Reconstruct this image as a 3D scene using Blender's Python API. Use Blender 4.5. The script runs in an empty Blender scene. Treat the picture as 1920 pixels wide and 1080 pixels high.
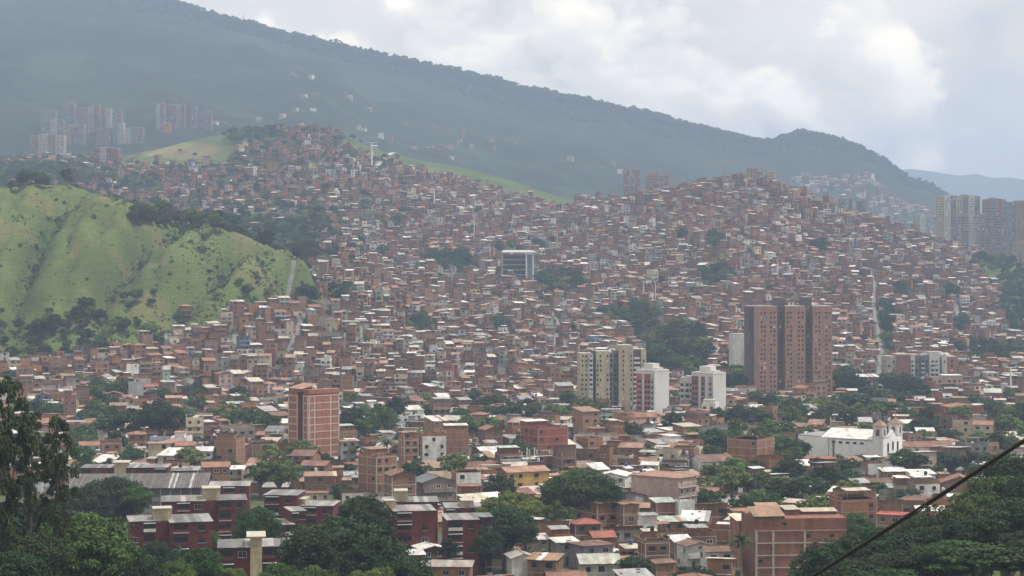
import bpy, math, random
import numpy as np
from mathutils import Vector, Matrix, noise as mnoise

R = math.radians
rnd = random.Random(7)
SC = bpy.context.scene
COL = SC.collection

# ---------------------------------------------------------------- camera
F, HY, CAMZ = 3583.0, 510.0, 70.0      # focal length in px of a 1920 px frame, row of the horizon, camera height
cam_d = bpy.data.cameras.new('camera')
cam_d.sensor_width = 36.0
cam_d.lens = 36.0 * F / 1920.0
cam_d.shift_y = -30.0 / 1920.0
cam_d.clip_start = 0.5
cam_d.clip_end = 40000.0
cam = bpy.data.objects.new('camera', cam_d)
cam.location = (0, 0, CAMZ)
cam.rotation_euler = (R(90), 0, 0)
COL.objects.link(cam)
SC.camera = cam

# ---------------------------------------------------------------- sky
SUN_EL, SUN_AZ = 65.0, 98.0            # azimuth clockwise from +Y (the view direction)
EXPOSURE = 0.0
HAZE_DENSITY = 0.000172
world = bpy.data.worlds.new('World')
SC.world = world
world.use_nodes = True
wt = world.node_tree
wt.nodes.clear()
def wn(t, **k):
    n = wt.nodes.new(t)
    for a, b in k.items():
        setattr(n, a, b)
    return n
def wl(a, b):
    wt.links.new(a, b)
w_out = wn('ShaderNodeOutputWorld')
w_bg = wn('ShaderNodeBackground')
w_bg.inputs['Strength'].default_value = 0.12
sky = wn('ShaderNodeTexSky', sky_type='NISHITA')
sky.sun_disc = False
sky.sun_elevation = R(SUN_EL)
sky.sun_rotation = R(SUN_AZ)
sky.altitude = 1600
sky.air_density = 1.0
sky.dust_density = 2.5
w_tc = wn('ShaderNodeTexCoord')
def w_noise(offset, scale, detail, rough, dist=0.0, zs=1.9):
    m = wn('ShaderNodeMapping')
    m.inputs['Location'].default_value = offset
    m.inputs['Scale'].default_value = (1, 1, zs)
    wl(w_tc.outputs['Generated'], m.inputs['Vector'])
    n = wn('ShaderNodeTexNoise')
    n.inputs['Scale'].default_value = scale
    n.inputs['Detail'].default_value = detail
    n.inputs['Roughness'].default_value = rough
    n.inputs['Distortion'].default_value = dist
    wl(m.outputs['Vector'], n.inputs['Vector'])
    return n.outputs['Fac']
def w_ramp(fac, stops):
    r = wn('ShaderNodeValToRGB')
    r.color_ramp.interpolation = 'EASE'
    els = r.color_ramp.elements
    els[0].position, els[0].color = stops[0][0], (*stops[0][1], 1)
    els[1].position, els[1].color = stops[-1][0], (*stops[-1][1], 1)
    for p, c in stops[1:-1]:
        e = els.new(p)
        e.color = (*c, 1)
    wl(fac, r.inputs['Fac'])
    return r.outputs['Color']
def w_math(op, a, b):
    n = wn('ShaderNodeMath', operation=op)
    for i, x in enumerate((a, b)):
        if isinstance(x, (int, float)):
            n.inputs[i].default_value = x
        else:
            wl(x, n.inputs[i])
    return n.outputs[0]
CO = (6.1, 1.1, 2.2)
def w_crease(offset, scale, zs=1.9):
    m = wn('ShaderNodeMapping')
    m.inputs['Location'].default_value = offset
    m.inputs['Scale'].default_value = (1, 1, zs)
    wl(w_tc.outputs['Generated'], m.inputs['Vector'])
    v = wn('ShaderNodeTexNoise', noise_type='RIDGED_MULTIFRACTAL', normalize=True)
    v.inputs['Scale'].default_value = scale
    v.inputs['Detail'].default_value = 3.0
    v.inputs['Roughness'].default_value = 0.5
    v.inputs['Lacunarity'].default_value = 2.2
    v.inputs['Offset'].default_value = 1.0
    v.inputs['Gain'].default_value = 2.0
    wl(m.outputs['Vector'], v.inputs['Vector'])
    return v.outputs['Fac']
def cumulus(off):
    a = w_noise(off, 5.4, 4.0, 0.5, 0.0, 1.5)
    b = w_crease(off, 12.5, 1.5)
    return w_math('SUBTRACT', a, w_math('MULTIPLY', b, 0.13))
d_0 = cumulus(CO)
d_1 = cumulus((CO[0] + 0.008, CO[1], CO[2] + 0.030))          # the same clouds a little towards the sun
K = 1.25 / 0.12
veil_n = w_noise((5.0, 2.0, 1.0), 5.0, 3.0, 0.5)
veil = w_ramp(veil_n, [(0.35, (0.76 * K, 0.72 * K, 0.665 * K)), (0.65, (1.02 * K, 0.94 * K, 0.83 * K))])
lit = w_math('ADD', w_math('MULTIPLY', w_math('SUBTRACT', d_0, d_1), 3.0), 0.40)
puff = w_ramp(lit, [(0.05, (0.72 * K, 0.68 * K, 0.63 * K)), (0.42, (1.06 * K, 0.97 * K, 0.84 * K)), (0.9, (1.56 * K, 1.38 * K, 1.12 * K))])
mask = w_ramp(d_0, [(0.315, (0, 0, 0)), (0.40, (1, 1, 1))])
w_cl = wn('ShaderNodeMix', data_type='RGBA')
wl(mask, w_cl.inputs['Factor'])
wl(veil, w_cl.inputs['A'])
wl(puff, w_cl.inputs['B'])
cloud = w_cl.outputs['Result']
cover = w_ramp(w_math('ADD', w_math('MULTIPLY', veil_n, 0.6), w_math('MULTIPLY', d_0, 0.5)), [(0.30, (0.6, 0.6, 0.6)), (0.44, (1, 1, 1))])
w_mix = wn('ShaderNodeMix', data_type='RGBA')
wl(cover, w_mix.inputs['Factor'])
wl(sky.outputs['Color'], w_mix.inputs['A'])
wl(cloud, w_mix.inputs['B'])
wl(w_mix.outputs['Result'], w_bg.inputs['Color'])
wl(w_bg.outputs['Background'], w_out.inputs['Surface'])

# ---------------------------------------------------------------- sun
sun_d = bpy.data.lights.new('sun', 'SUN')
sun_d.energy = 5.0
sun_d.angle = R(0.6)
sun_d.color = (1.0, 0.965, 0.915)
sun = bpy.data.objects.new('sun', sun_d)
sd = Vector((math.sin(R(SUN_AZ)) * math.cos(R(SUN_EL)), math.cos(R(SUN_AZ)) * math.cos(R(SUN_EL)), math.sin(R(SUN_EL))))
sun.rotation_euler = (-sd).to_track_quat('-Z', 'Y').to_euler()
sun.location = (0, 0, 1500)
COL.objects.link(sun)

SC.view_settings.view_transform = 'Standard'
SC.view_settings.look = 'None'
SC.view_settings.exposure = EXPOSURE
SC.view_settings.gamma = 1.0
SC.view_settings.use_curve_mapping = False
SC.render.engine = 'CYCLES'
cy = SC.cycles
cy.use_denoising = True
cy.denoiser = 'OPENIMAGEDENOISE'
cy.max_bounces = 4
cy.diffuse_bounces = 2
cy.glossy_bounces = 2
cy.transmission_bounces = 2
cy.transparent_max_bounces = 4
cy.volume_bounces = 0
cy.caustics_reflective = False
cy.caustics_refractive = False

# ---------------------------------------------------------------- materials
MATS = {}
def nodes_of(name):
    m = bpy.data.materials.new(name)
    m.use_nodes = True
    nt = m.node_tree
    nt.nodes.clear()
    out = nt.nodes.new('ShaderNodeOutputMaterial')
    bs = nt.nodes.new('ShaderNodeBsdfPrincipled')
    nt.links.new(bs.outputs[0], out.inputs['Surface'])
    MATS[name] = m
    return m, nt, bs, out
def mnode(nt, t, **k):
    n = nt.nodes.new(t)
    for a, b in k.items():
        setattr(n, a, b)
    return n
def col_mat(name, rough, spec, s1, lo1, hi1, s2=None, lo2=1, hi2=1, stretch2=(1, 1, 1), bump=None, rust=False):
    """colour attribute Col, varied by a fine and a coarse noise in place"""
    m, nt, bs, out = nodes_of(name)
    L = nt.links.new
    at = mnode(nt, 'ShaderNodeAttribute', attribute_name='Col')
    geo = mnode(nt, 'ShaderNodeNewGeometry')
    cur = at.outputs['Color']
    for s, lo, hi, st in ((s1, lo1, hi1, (1, 1, 1)), (s2, lo2, hi2, stretch2)):
        if s is None:
            continue
        mp = mnode(nt, 'ShaderNodeMapping')
        mp.inputs['Scale'].default_value = st
        L(geo.outputs['Position'], mp.inputs['Vector'])
        nz = mnode(nt, 'ShaderNodeTexNoise')
        nz.inputs['Scale'].default_value = s
        nz.inputs['Detail'].default_value = 4
        nz.inputs['Roughness'].default_value = 0.6
        L(mp.outputs[0], nz.inputs['Vector'])
        mr = mnode(nt, 'ShaderNodeMapRange')
        mr.inputs['From Min'].default_value = 0.3
        mr.inputs['From Max'].default_value = 0.7
        mr.inputs['To Min'].default_value = lo
        mr.inputs['To Max'].default_value = hi
        L(nz.outputs['Fac'], mr.inputs['Value'])
        mx = mnode(nt, 'ShaderNodeMix', data_type='RGBA', blend_type='MULTIPLY')
        mx.inputs['Factor'].default_value = 1
        L(cur, mx.inputs['A'])
        L(mr.outputs[0], mx.inputs['B'])
        cur = mx.outputs['Result']
        if bump and s == s1:
            bp = mnode(nt, 'ShaderNodeBump')
            bp.inputs['Strength'].default_value = bump
            bp.inputs['Distance'].default_value = 0.3
            L(nz.outputs['Fac'], bp.inputs['Height'])
            L(bp.outputs[0], bs.inputs['Normal'])
    if rust:
        nz = mnode(nt, 'ShaderNodeTexNoise')
        nz.inputs['Scale'].default_value = 0.42
        nz.inputs['Detail'].default_value = 6
        nz.inputs['Roughness'].default_value = 0.7
        L(geo.outputs['Position'], nz.inputs['Vector'])
        mr = mnode(nt, 'ShaderNodeMapRange')
        mr.inputs['From Min'].default_value = 0.52
        mr.inputs['From Max'].default_value = 0.72
        mr.inputs['To Max'].default_value = 0.75
        L(nz.outputs['Fac'], mr.inputs['Value'])
        mx = mnode(nt, 'ShaderNodeMix', data_type='RGBA')
        L(mr.outputs[0], mx.inputs['Factor'])
        L(cur, mx.inputs['A'])
        mx.inputs['B'].default_value = (0.20, 0.115, 0.075, 1)
        cur = mx.outputs['Result']
    L(cur, bs.inputs['Base Color'])
    bs.inputs['Roughness'].default_value = rough
    bs.inputs['Specular IOR Level'].default_value = spec
    return m
col_mat('wall', 0.92, 0.2, 1.3, 0.66, 0.98, 0.5, 0.72, 1.16, (1, 1, 0.28))
col_mat('metal', 0.55, 0.4, 2.2, 0.62, 0.93, 0.6, 0.62, 1.12, (1.0, 0.35, 1.0), rust=True)
col_mat('tile', 0.9, 0.2, 2.5, 0.58, 0.98, 0.35, 0.66, 1.2)
col_mat('paint', 0.75, 0.3, 1.1, 0.78, 0.94, 0.25, 0.86, 1.08, (1, 1, 0.3))
col_mat('soil', 1.0, 0.1, 0.35, 0.6, 1.1, 0.045, 0.75, 1.25, bump=0.5)
col_mat('grass', 1.0, 0.1, 0.9, 0.62, 1.25, 1.0, 0.72, 1.2, (0.10, 0.10, 1.3), bump=0.6)
col_mat('bark', 0.95, 0.1, 3.0, 0.7, 1.2)
m, nt, bs, out = nodes_of('glass')
bs.inputs['Base Color'].default_value = (0.018, 0.021, 0.025, 1)
bs.inputs['Roughness'].default_value = 0.25
bs.inputs['Specular IOR Level'].default_value = 0.35
def leaf_mat(name, col, trans=0.22, hue=0.03, val=0.6):
    m, nt, bs, out = nodes_of(name)
    L = nt.links.new
    at = mnode(nt, 'ShaderNodeAttribute', attribute_name='Col')
    oi = mnode(nt, 'ShaderNodeObjectInfo')
    mx = mnode(nt, 'ShaderNodeMix', data_type='RGBA', blend_type='MULTIPLY')
    mx.inputs['Factor'].default_value = 1
    mx.inputs['B'].default_value = (*col, 1)
    L(at.outputs['Color'], mx.inputs['A'])
    hs = mnode(nt, 'ShaderNodeHueSaturation')
    mr = mnode(nt, 'ShaderNodeMapRange')
    mr.inputs['To Min'].default_value = 0.5 - hue
    mr.inputs['To Max'].default_value = 0.5 + hue
    L(oi.outputs['Random'], mr.inputs['Value'])
    L(mr.outputs[0], hs.inputs['Hue'])
    m2 = mnode(nt, 'ShaderNodeMath', operation='MULTIPLY_ADD')
    m2.inputs[1].default_value = val
    m2.inputs[2].default_value = 1.02 - val / 2
    wv = mnode(nt, 'ShaderNodeMath', operation='FRACT')
    m3 = mnode(nt, 'ShaderNodeMath', operation='MULTIPLY')
    m3.inputs[1].default_value = 7.31
    L(oi.outputs['Random'], m3.inputs[0])
    L(m3.outputs[0], wv.inputs[0])
    L(wv.outputs[0], m2.inputs[0])
    L(m2.outputs[0], hs.inputs['Value'])
    L(mx.outputs['Result'], hs.inputs['Color'])
    L(hs.outputs[0], bs.inputs['Base Color'])
    bs.inputs['Roughness'].default_value = 0.7
    bs.inputs['Specular IOR Level'].default_value = 0.25
    tr = mnode(nt, 'ShaderNodeBsdfTranslucent')
    L(hs.outputs[0], tr.inputs['Color'])
    ms = mnode(nt, 'ShaderNodeMixShader')
    ms.inputs[0].default_value = trans
    L(bs.outputs[0], ms.inputs[1])
    L(tr.outputs[0], ms.inputs[2])
    L(ms.outputs[0], out.inputs['Surface'])
leaf_mat('leaf', (0.038, 0.072, 0.017))
leaf_mat('leaf_dark', (0.020, 0.041, 0.013))
leaf_mat('leaf_light', (0.085, 0.125, 0.03))
leaf_mat('leaf_grey', (0.036, 0.052, 0.022))
leaf_mat('leaf_far', (0.050, 0.074, 0.030), 0.3, 0.008, 0.1)
leaf_mat('shrub', (0.066, 0.105, 0.030), 0.25, 0.02, 0.4)

# ---------------------------------------------------------------- mesh builder
class MB:
    def __init__(s):
        s.v, s.f, s.c, s.m = [], [], [], []
    def face(s, pts, col, mat='paint'):
        n = len(s.v)
        s.v.extend(pts)
        s.f.append(tuple(range(n, n + len(pts))))
        s.c.append(col)
        s.m.append(mat)
    def box(s, x0, x1, y0, y1, z0, z1, col, mat='paint', bottom=True):
        n = len(s.v)
        s.v.extend(((x0, y0, z0), (x1, y0, z0), (x1, y1, z0), (x0, y1, z0), (x0, y0, z1), (x1, y0, z1), (x1, y1, z1), (x0, y1, z1)))
        q = [(0, 1, 5, 4), (1, 2, 6, 5), (2, 3, 7, 6), (3, 0, 4, 7), (4, 5, 6, 7)]
        if bottom:
            q.append((3, 2, 1, 0))
        for a in q:
            s.f.append(tuple(n + i for i in a))
            s.c.append(col)
            s.m.append(mat)
    def slab(s, p, th, col, mat):
        """four corner points of the top (counter-clockwise from above), thickness downwards"""
        n = len(s.v)
        s.v.extend(p)
        s.v.extend([(a, b, c - th) for a, b, c in p])
        for a in ((0, 1, 2, 3), (7, 6, 5, 4), (0, 4, 5, 1), (1, 5, 6, 2), (2, 6, 7, 3), (3, 7, 4, 0)):
            s.f.append(tuple(n + i for i in a))
            s.c.append(col)
            s.m.append(mat)
    def cyl(s, x, y, z0, z1, r0, r1, k, col, mat='paint', cap=True):
        n = len(s.v)
        for z, r in ((z0, r0), (z1, r1)):
            for i in range(k):
                a = 2 * math.pi * i / k
                s.v.append((x + r * math.cos(a), y + r * math.sin(a), z))
        for i in range(k):
            j = (i + 1) % k
            s.f.append((n + i, n + j, n + k + j, n + k + i))
            s.c.append(col)
            s.m.append(mat)
        if cap:
            s.f.append(tuple(n + k + i for i in range(k)))
            s.c.append(col)
            s.m.append(mat)
    def tube(s, pts, rads, k, col, mat):
        n = len(s.v)
        for i, p in enumerate(pts):
            d = Vector(pts[min(i + 1, len(pts) - 1)]) - Vector(pts[max(i - 1, 0)])
            d.normalize()
            u = d.orthogonal().normalized() if abs(d.z) < 0.99 else Vector((1, 0, 0))
            w = d.cross(u)
            for j in range(k):
                a = 2 * math.pi * j / k
                q = Vector(p) + (u * math.cos(a) + w * math.sin(a)) * rads[i]
                s.v.append(tuple(q))
        for i in range(len(pts) - 1):
            for j in range(k):
                l = (j + 1) % k
                s.f.append((n + i * k + j, n + i * k + l, n + (i + 1) * k + l, n + (i + 1) * k + j))
                s.c.append(col)
                s.m.append(mat)
    def add(s, o, loc, rz):
        """another builder's shapes, turned and moved"""
        n = len(s.v)
        c, d = math.cos(rz), math.sin(rz)
        x0, y0, z0 = loc
        s.v.extend([(x0 + c * x - d * y, y0 + d * x + c * y, z0 + z) for x, y, z in o.v])
        s.f.extend([tuple(n + i for i in f) for f in o.f])
        s.c.extend(o.c)
        s.m.extend(o.m)
    def mesh(s, name):
        me = bpy.data.meshes.new(name)
        me.from_pydata(s.v, [], s.f)
        used = sorted(set(s.m))
        for u in used:
            me.materials.append(MATS[u])
        if len(used) > 1:
            idx = {u: i for i, u in enumerate(used)}
            me.polygons.foreach_set('material_index', [idx[u] for u in s.m])
        at = me.attributes.new('Col', 'FLOAT_COLOR', 'FACE')
        at.data.foreach_set('color', np.array([(a, b, c, 1.0) for a, b, c in s.c], dtype=np.float32).ravel())
        return me
def link(name, me, parent=None, loc=None, rz=0.0, scale=None):
    o = bpy.data.objects.new(name, me)
    COL.objects.link(o)
    if parent is not None:
        o.parent = parent
    if loc is not None:
        o.location = loc
    if rz:
        o.rotation_euler = (0, 0, rz)
    if scale is not None:
        o.scale = scale
    return o
def part(parent, name, mb, **k):
    if not mb.f:
        return None
    return link(name, mb.mesh(name), parent, **k)
def tag(o, label=None, cat=None, group=None, kind=None):
    for k, v in (('label', label), ('category', cat), ('group', group), ('kind', kind)):
        if v:
            o[k] = v
    return o
def thing(name, label, cat, loc=(0, 0, 0), rz=0.0, group=None):
    o = link(name, None, None, loc, rz)
    o.empty_display_size = 1
    return tag(o, label, cat, group)

# ---------------------------------------------------------------- terrain
def wx(px, Y):
    return (px - 960.0) / F * max(Y, 500.0) if Y < 500 else (px - 960.0) / F * Y
def sx(X, Y):
    """column of the photograph in which a point stands"""
    return 960.0 + F * X / max(Y, 1.0)
def zpy(py, Y):
    return CAMZ - (py - HY) * Y / F
def pyz(z, Y):
    return HY + (CAMZ - z) * F / Y
_cols = np.array([-800, 0, 200, 400, 480, 560, 640, 700, 800, 900, 1050, 1200, 1320, 1450, 1560, 1700, 1820, 1920, 2700], float)
_rowY = np.array([1000, 1150, 1300, 1450, 1600, 1750, 1900, 2100, 2300], float)
_tab = np.array([
    [712, 620, 530, 450, 400, 355, 315, 285, 270],
    [712, 640, 560, 480, 430, 385, 345, 315, 300],
    [715, 590, 540, 490, 450, 415, 370, 325, 300],
    [750, 575, 530, 490, 455, 420, 375, 315, 252],
    [755, 575, 520, 485, 450, 415, 370, 300, 242],
    [758, 585, 515, 475, 445, 412, 368, 295, 237],
    [760, 610, 535, 490, 455, 415, 370, 302, 248],
    [761, 655, 585, 530, 482, 435, 382, 322, 272],
    [761, 680, 620, 560, 505, 450, 398, 342, 298],
    [761, 695, 635, 575, 520, 468, 415, 360, 320],
    [761, 700, 640, 580, 527, 475, 425, 388, 366],
    [761, 700, 640, 580, 520, 455, 372, 388, 402],
    [761, 700, 635, 570, 500, 420, 346, 358, 382],
    [761, 700, 640, 575, 500, 415, 342, 362, 392],
    [761, 705, 650, 590, 530, 460, 392, 412, 442],
    [761, 710, 660, 610, 555, 495, 442, 457, 482],
    [761, 715, 675, 630, 580, 528, 482, 492, 512],
    [761, 715, 680, 640, 592, 545, 496, 507, 532],
    [761, 730, 700, 665, 630, 590, 550, 560, 570]], float)
_base = (np.array([-800, 0, 300, 450, 600, 800, 1000, 1300, 2700], float), np.array([260, 215, 215, 205, 180, 125, 80, 45, 35], float))
PXS = np.arange(-800, 2701, 10.0)
YG = np.concatenate([np.arange(-300, 400, 12.0), np.arange(400, 1000, 10.0), np.arange(1000, 1400, 5.0), np.arange(1400, 2701, 10.0)])
_tz = CAMZ - (_tab - HY) * _rowY[None, :] / F
_nearY = np.array([-300, 0, 100, 200, 300, 420, 520, 880], float)
_nearZ = np.array([110, 63, 41, 21, 7, 1, 0, 0], float)
ZG = np.zeros((len(YG), len(PXS)))
for j, p in enumerate(PXS):
    zr = np.array([np.interp(p, _cols, _tz[:, k]) for k in range(len(_rowY))])
    yy = np.concatenate([_nearY, _rowY, [2450, 2700]])
    zb = np.interp(p, *_base)
    zz = np.concatenate([_nearZ, zr, [(zr[-1] * 0.6 + zb * 0.4) if p < 1100 else min(zr[-1], zb + 40), zb]])
    ZG[:, j] = np.interp(YG, yy, zz)
def blur(a, n):
    for _ in range(n):
        b = np.pad(a, 1, mode='edge')
        a = (b[:-2, 1:-1] + 2 * b[1:-1, 1:-1] + b[2:, 1:-1]) / 4
        b = np.pad(a, 1, mode='edge')
        a = (b[1:-1, :-2] + 2 * b[1:-1, 1:-1] + b[1:-1, 2:]) / 4
    return a
ZG = blur(ZG, 6)
_pp, _yy = np.meshgrid(PXS, YG)
XG = (_pp - 960.0) / F * np.maximum(_yy, 500.0)
ZG += 15 * np.exp(-((XG + 72) / 26) ** 2 - ((_yy - 235) / 60) ** 2) + 17 * np.exp(-((XG - 75) / 35) ** 2 - ((_yy - 250) / 70) ** 2)
# the grassy hill
_gc = (np.array([-800, -300, 0, 60, 130, 200, 290, 330, 370, 450, 540, 576, 600, 640, 700], float),
       np.array([300, 330, 352, 347, 346, 366, 402, 413, 414, 440, 468, 496, 550, 640, 760], float))
def fbm(x, y, s, o=4):
    v, a, t = 0.0, 1.0, 0.0
    for _ in range(o):
        v += a * mnoise.noise(Vector((x * s, y * s, 3.7)))
        t += a
        a *= 0.5
        s *= 2.03
    return v / t
GREEN = np.zeros_like(ZG)
GULLY = np.zeros_like(ZG)
for j, p in enumerate(PXS):
    if p > 690:
        continue
    yc = np.interp(p, [-800, 0, 200, 540, 580, 700], [1380, 1330, 1300, 1245, 1235, 1225])
    yt = np.interp(p, [-800, 0, 200, 400, 540, 580, 640], [1000, 1030, 1062, 1122, 1175, 1205, 1222])
    zc = zpy(np.interp(p, *_gc), yc)
    zt = np.interp(yt, YG, ZG[:, j])
    for i, Y in enumerate(YG):
        if Y < yt - 5 or Y > yc + 300:
            continue
        if Y <= yc:
            t = (Y - yt) / (yc - yt)
            s = math.sin(max(0, t) * math.pi / 2) ** 0.93
            z = zt + (zc - zt) * s
            X = wx(p, Y)
            q = p / 84.0 - 2.0 * t + 1.3 * fbm(X, Y, 0.008, 4)
            g = abs(math.sin(q * math.pi / 2))
            q2 = p / 29.0 - 1.3 * t + 2.4 * fbm(X + 50, Y, 0.014, 4)
            g2 = abs(math.sin(q2 * math.pi / 2))
            e = math.sin(math.pi * min(1, max(0, t))) ** 0.8
            z += e * (-21 * (1 - g) ** 1.35 - 6.0 * (1 - g2) ** 1.5 + 3.0 + 5.0 * fbm(X + 9, Y, 0.02, 4))
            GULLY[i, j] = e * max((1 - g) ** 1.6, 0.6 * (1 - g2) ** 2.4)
            z += e * 0.35 * math.sin(z * 1.6 + 2 * fbm(X, Y, 0.03, 2))          # cattle terraces
        else:
            z = zc - (Y - yc) * 0.30 - 2
        if z > ZG[i, j] - 1.0 and zc > zt + 4:
            ZG[i, j] = max(z, ZG[i, j])
            GREEN[i, j] = 1.0
for i, Y in enumerate(YG):
    if Y > 1040:
        for j in range(len(PXS)):
            if not GREEN[i, j]:
                ZG[i, j] += min(1, (Y - 1040) / 150) * 5.0 * fbm(XG[i, j], Y, 0.009, 3)
def gz(X, Y):
    p = 960.0 + F * X / max(Y, 500.0)
    j = min(max((p + 800) / 10.0, 0), len(PXS) - 1.001)
    i = min(max(np.searchsorted(YG, Y) - 1, 0), len(YG) - 2)
    t = min(max((Y - YG[i]) / (YG[i + 1] - YG[i]), 0), 1)
    k = int(j)
    u = j - k
    a = ZG[i, k] * (1 - u) + ZG[i, k + 1] * u
    b = ZG[i + 1, k] * (1 - u) + ZG[i + 1, k + 1] * u
    return float(a * (1 - t) + b * t)
def gcell(A, X, Y):
    p = 960.0 + F * X / max(Y, 500.0)
    return A[min(max(int(np.searchsorted(YG, Y)), 0), len(YG) - 1), min(max(int((p + 800) / 10.0 + 0.5), 0), len(PXS) - 1)]
def yground(px, py, y0=440.0, y1=2400.0):
    """distance at which the line of sight through a pixel meets the ground"""
    Y = y0
    while Y < y1:
        if pyz(gz(wx(px, Y), Y), Y) <= py:
            return Y
        Y += 4.0
    return y1

def grid_object(name, X, Y, Z, cols, mat):
    nr, nc = Z.shape
    v = np.stack([X, Y, Z], -1).reshape(-1, 3)
    i, j = np.meshgrid(np.arange(nr - 1), np.arange(nc - 1), indexing='ij')
    a = (i * nc + j).ravel()
    f = np.stack([a, a + 1, a + nc + 1, a + nc], -1).astype(np.int32)
    me = bpy.data.meshes.new(name)
    me.vertices.add(len(v))
    me.vertices.foreach_set('co', v.astype(np.float32).ravel())
    me.loops.add(f.size)
    me.loops.foreach_set('vertex_index', f.ravel())
    me.polygons.add(len(f))
    me.polygons.foreach_set('loop_start', np.arange(0, f.size, 4, dtype=np.int32))
    me.polygons.foreach_set('use_smooth', np.ones(len(f), bool))
    me.update(calc_edges=True)
    me.validate()
    at = me.attributes.new('Col', 'FLOAT_COLOR', 'POINT')
    c = np.ones((len(v), 4), np.float32)
    c[:, :3] = cols.reshape(-1, 3)
    at.data.foreach_set('color', c.ravel())
    me.materials.append(MATS[mat])
    return tag(link(name, me), kind='structure')

# where the ground is grass, wood or bare, read from its place on the hill
def in_ell(px, py, e):
    return ((px - e[0]) / e[2]) ** 2 + ((py - e[1]) / e[3]) ** 2 < 1
GROVES = [(1272, 668, 62, 52), (1178, 602, 56, 18), (1050, 538, 46, 20), (848, 498, 42, 16), (960, 476, 26, 9), (1346, 524, 28, 18),
          (1862, 672, 66, 18), (1905, 560, 34, 70), (1662, 640, 9, 62), (1592, 735, 36, 22), (1690, 742, 40, 16), (470, 256, 52, 22), (572, 478, 26, 20),
          (580, 566, 16, 12), (60, 335, 90, 22), (265, 350, 40, 14), (790, 625, 14, 14), (580, 405, 18, 12), (720, 480, 14, 8), (1210, 640, 26, 20), (1300, 720, 40, 16),
          (1380, 720, 26, 30), (1690, 560, 20, 12), (1290, 455, 16, 8), (1010, 470, 20, 8), (930, 620, 12, 12), (1780, 560, 14, 10), (1350, 460, 20, 10), (640, 560, 18, 14), (1540, 470, 14, 8), (545, 440, 40, 14), (1850, 500, 36, 14), (1800, 610, 16, 12), (300, 420, 60, 12), (420, 430, 60, 14)]
MEADOWS = [(320, 284, 122, 30), (1880, 512, 50, 20), (930, 488, 22, 7), (420, 250, 40, 14), (240, 400, 40, 10)]
def ground_kind(px, py, X, Y):
    if gcell(GREEN, X, Y) > 0:
        return 'hill'
    if Y > 2080 and 640 < px < 1080 and py < 278 + (px - 640) * 0.285:
        return 'meadow'
    for e in MEADOWS:
        if in_ell(px, py, e):
            return 'meadow'
    for e in GROVES:
        if in_ell(px, py, e):
            return 'grove'
    if 1300 < Y < 1780 and px < 600 and fbm(X, Y, 0.012, 3) > -0.22:
        return 'grove' if fbm(X + 80, Y, 0.01, 2) > -0.08 else 'meadow'
    if Y < 425:
        return 'grove'
    return 'town'
gcol = np.zeros(ZG.shape + (3,))
for i, Y in enumerate(YG):
    for j, p in enumerate(PXS):
        X = XG[i, j]
        py = pyz(ZG[i, j], max(Y, 60))
        k = ground_kind(p, py, X, Y) if Y > 0 else 'grove'
        n = fbm(X, Y, 0.02, 3)
        if k == 'hill':
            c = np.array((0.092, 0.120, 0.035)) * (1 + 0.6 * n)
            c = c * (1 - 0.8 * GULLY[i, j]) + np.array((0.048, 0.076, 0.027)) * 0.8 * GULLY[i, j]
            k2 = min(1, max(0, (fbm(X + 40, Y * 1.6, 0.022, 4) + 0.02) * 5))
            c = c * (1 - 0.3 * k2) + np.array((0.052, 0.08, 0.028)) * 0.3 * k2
            n2 = fbm(X + 300, Y, 0.035, 2)
            if n2 > 0.16:
                c = c * 0.55 + np.array((0.15, 0.125, 0.055)) * 0.45
        elif k == 'meadow':
            c = np.array((0.075, 0.10, 0.034)) * (1 + 0.5 * n)
            if in_ell(p, py, (335, 282, 80, 16)):
                c = np.array((0.165, 0.145, 0.07)) * (1 + 0.5 * n)
        elif k == 'grove':
            c = np.array((0.055, 0.075, 0.028)) * (1 + 0.6 * n)
        else:
            c = np.array((0.10, 0.085, 0.07)) * (1 + 0.4 * n)
            if n > 0.12:
                c = np.array((0.06, 0.085, 0.03))
        gcol[i, j] = c
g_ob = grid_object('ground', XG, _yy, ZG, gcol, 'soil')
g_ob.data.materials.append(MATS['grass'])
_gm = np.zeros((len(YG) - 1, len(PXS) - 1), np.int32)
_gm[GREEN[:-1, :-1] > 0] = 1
g_ob.data.polygons.foreach_set('material_index', _gm.ravel())

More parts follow.
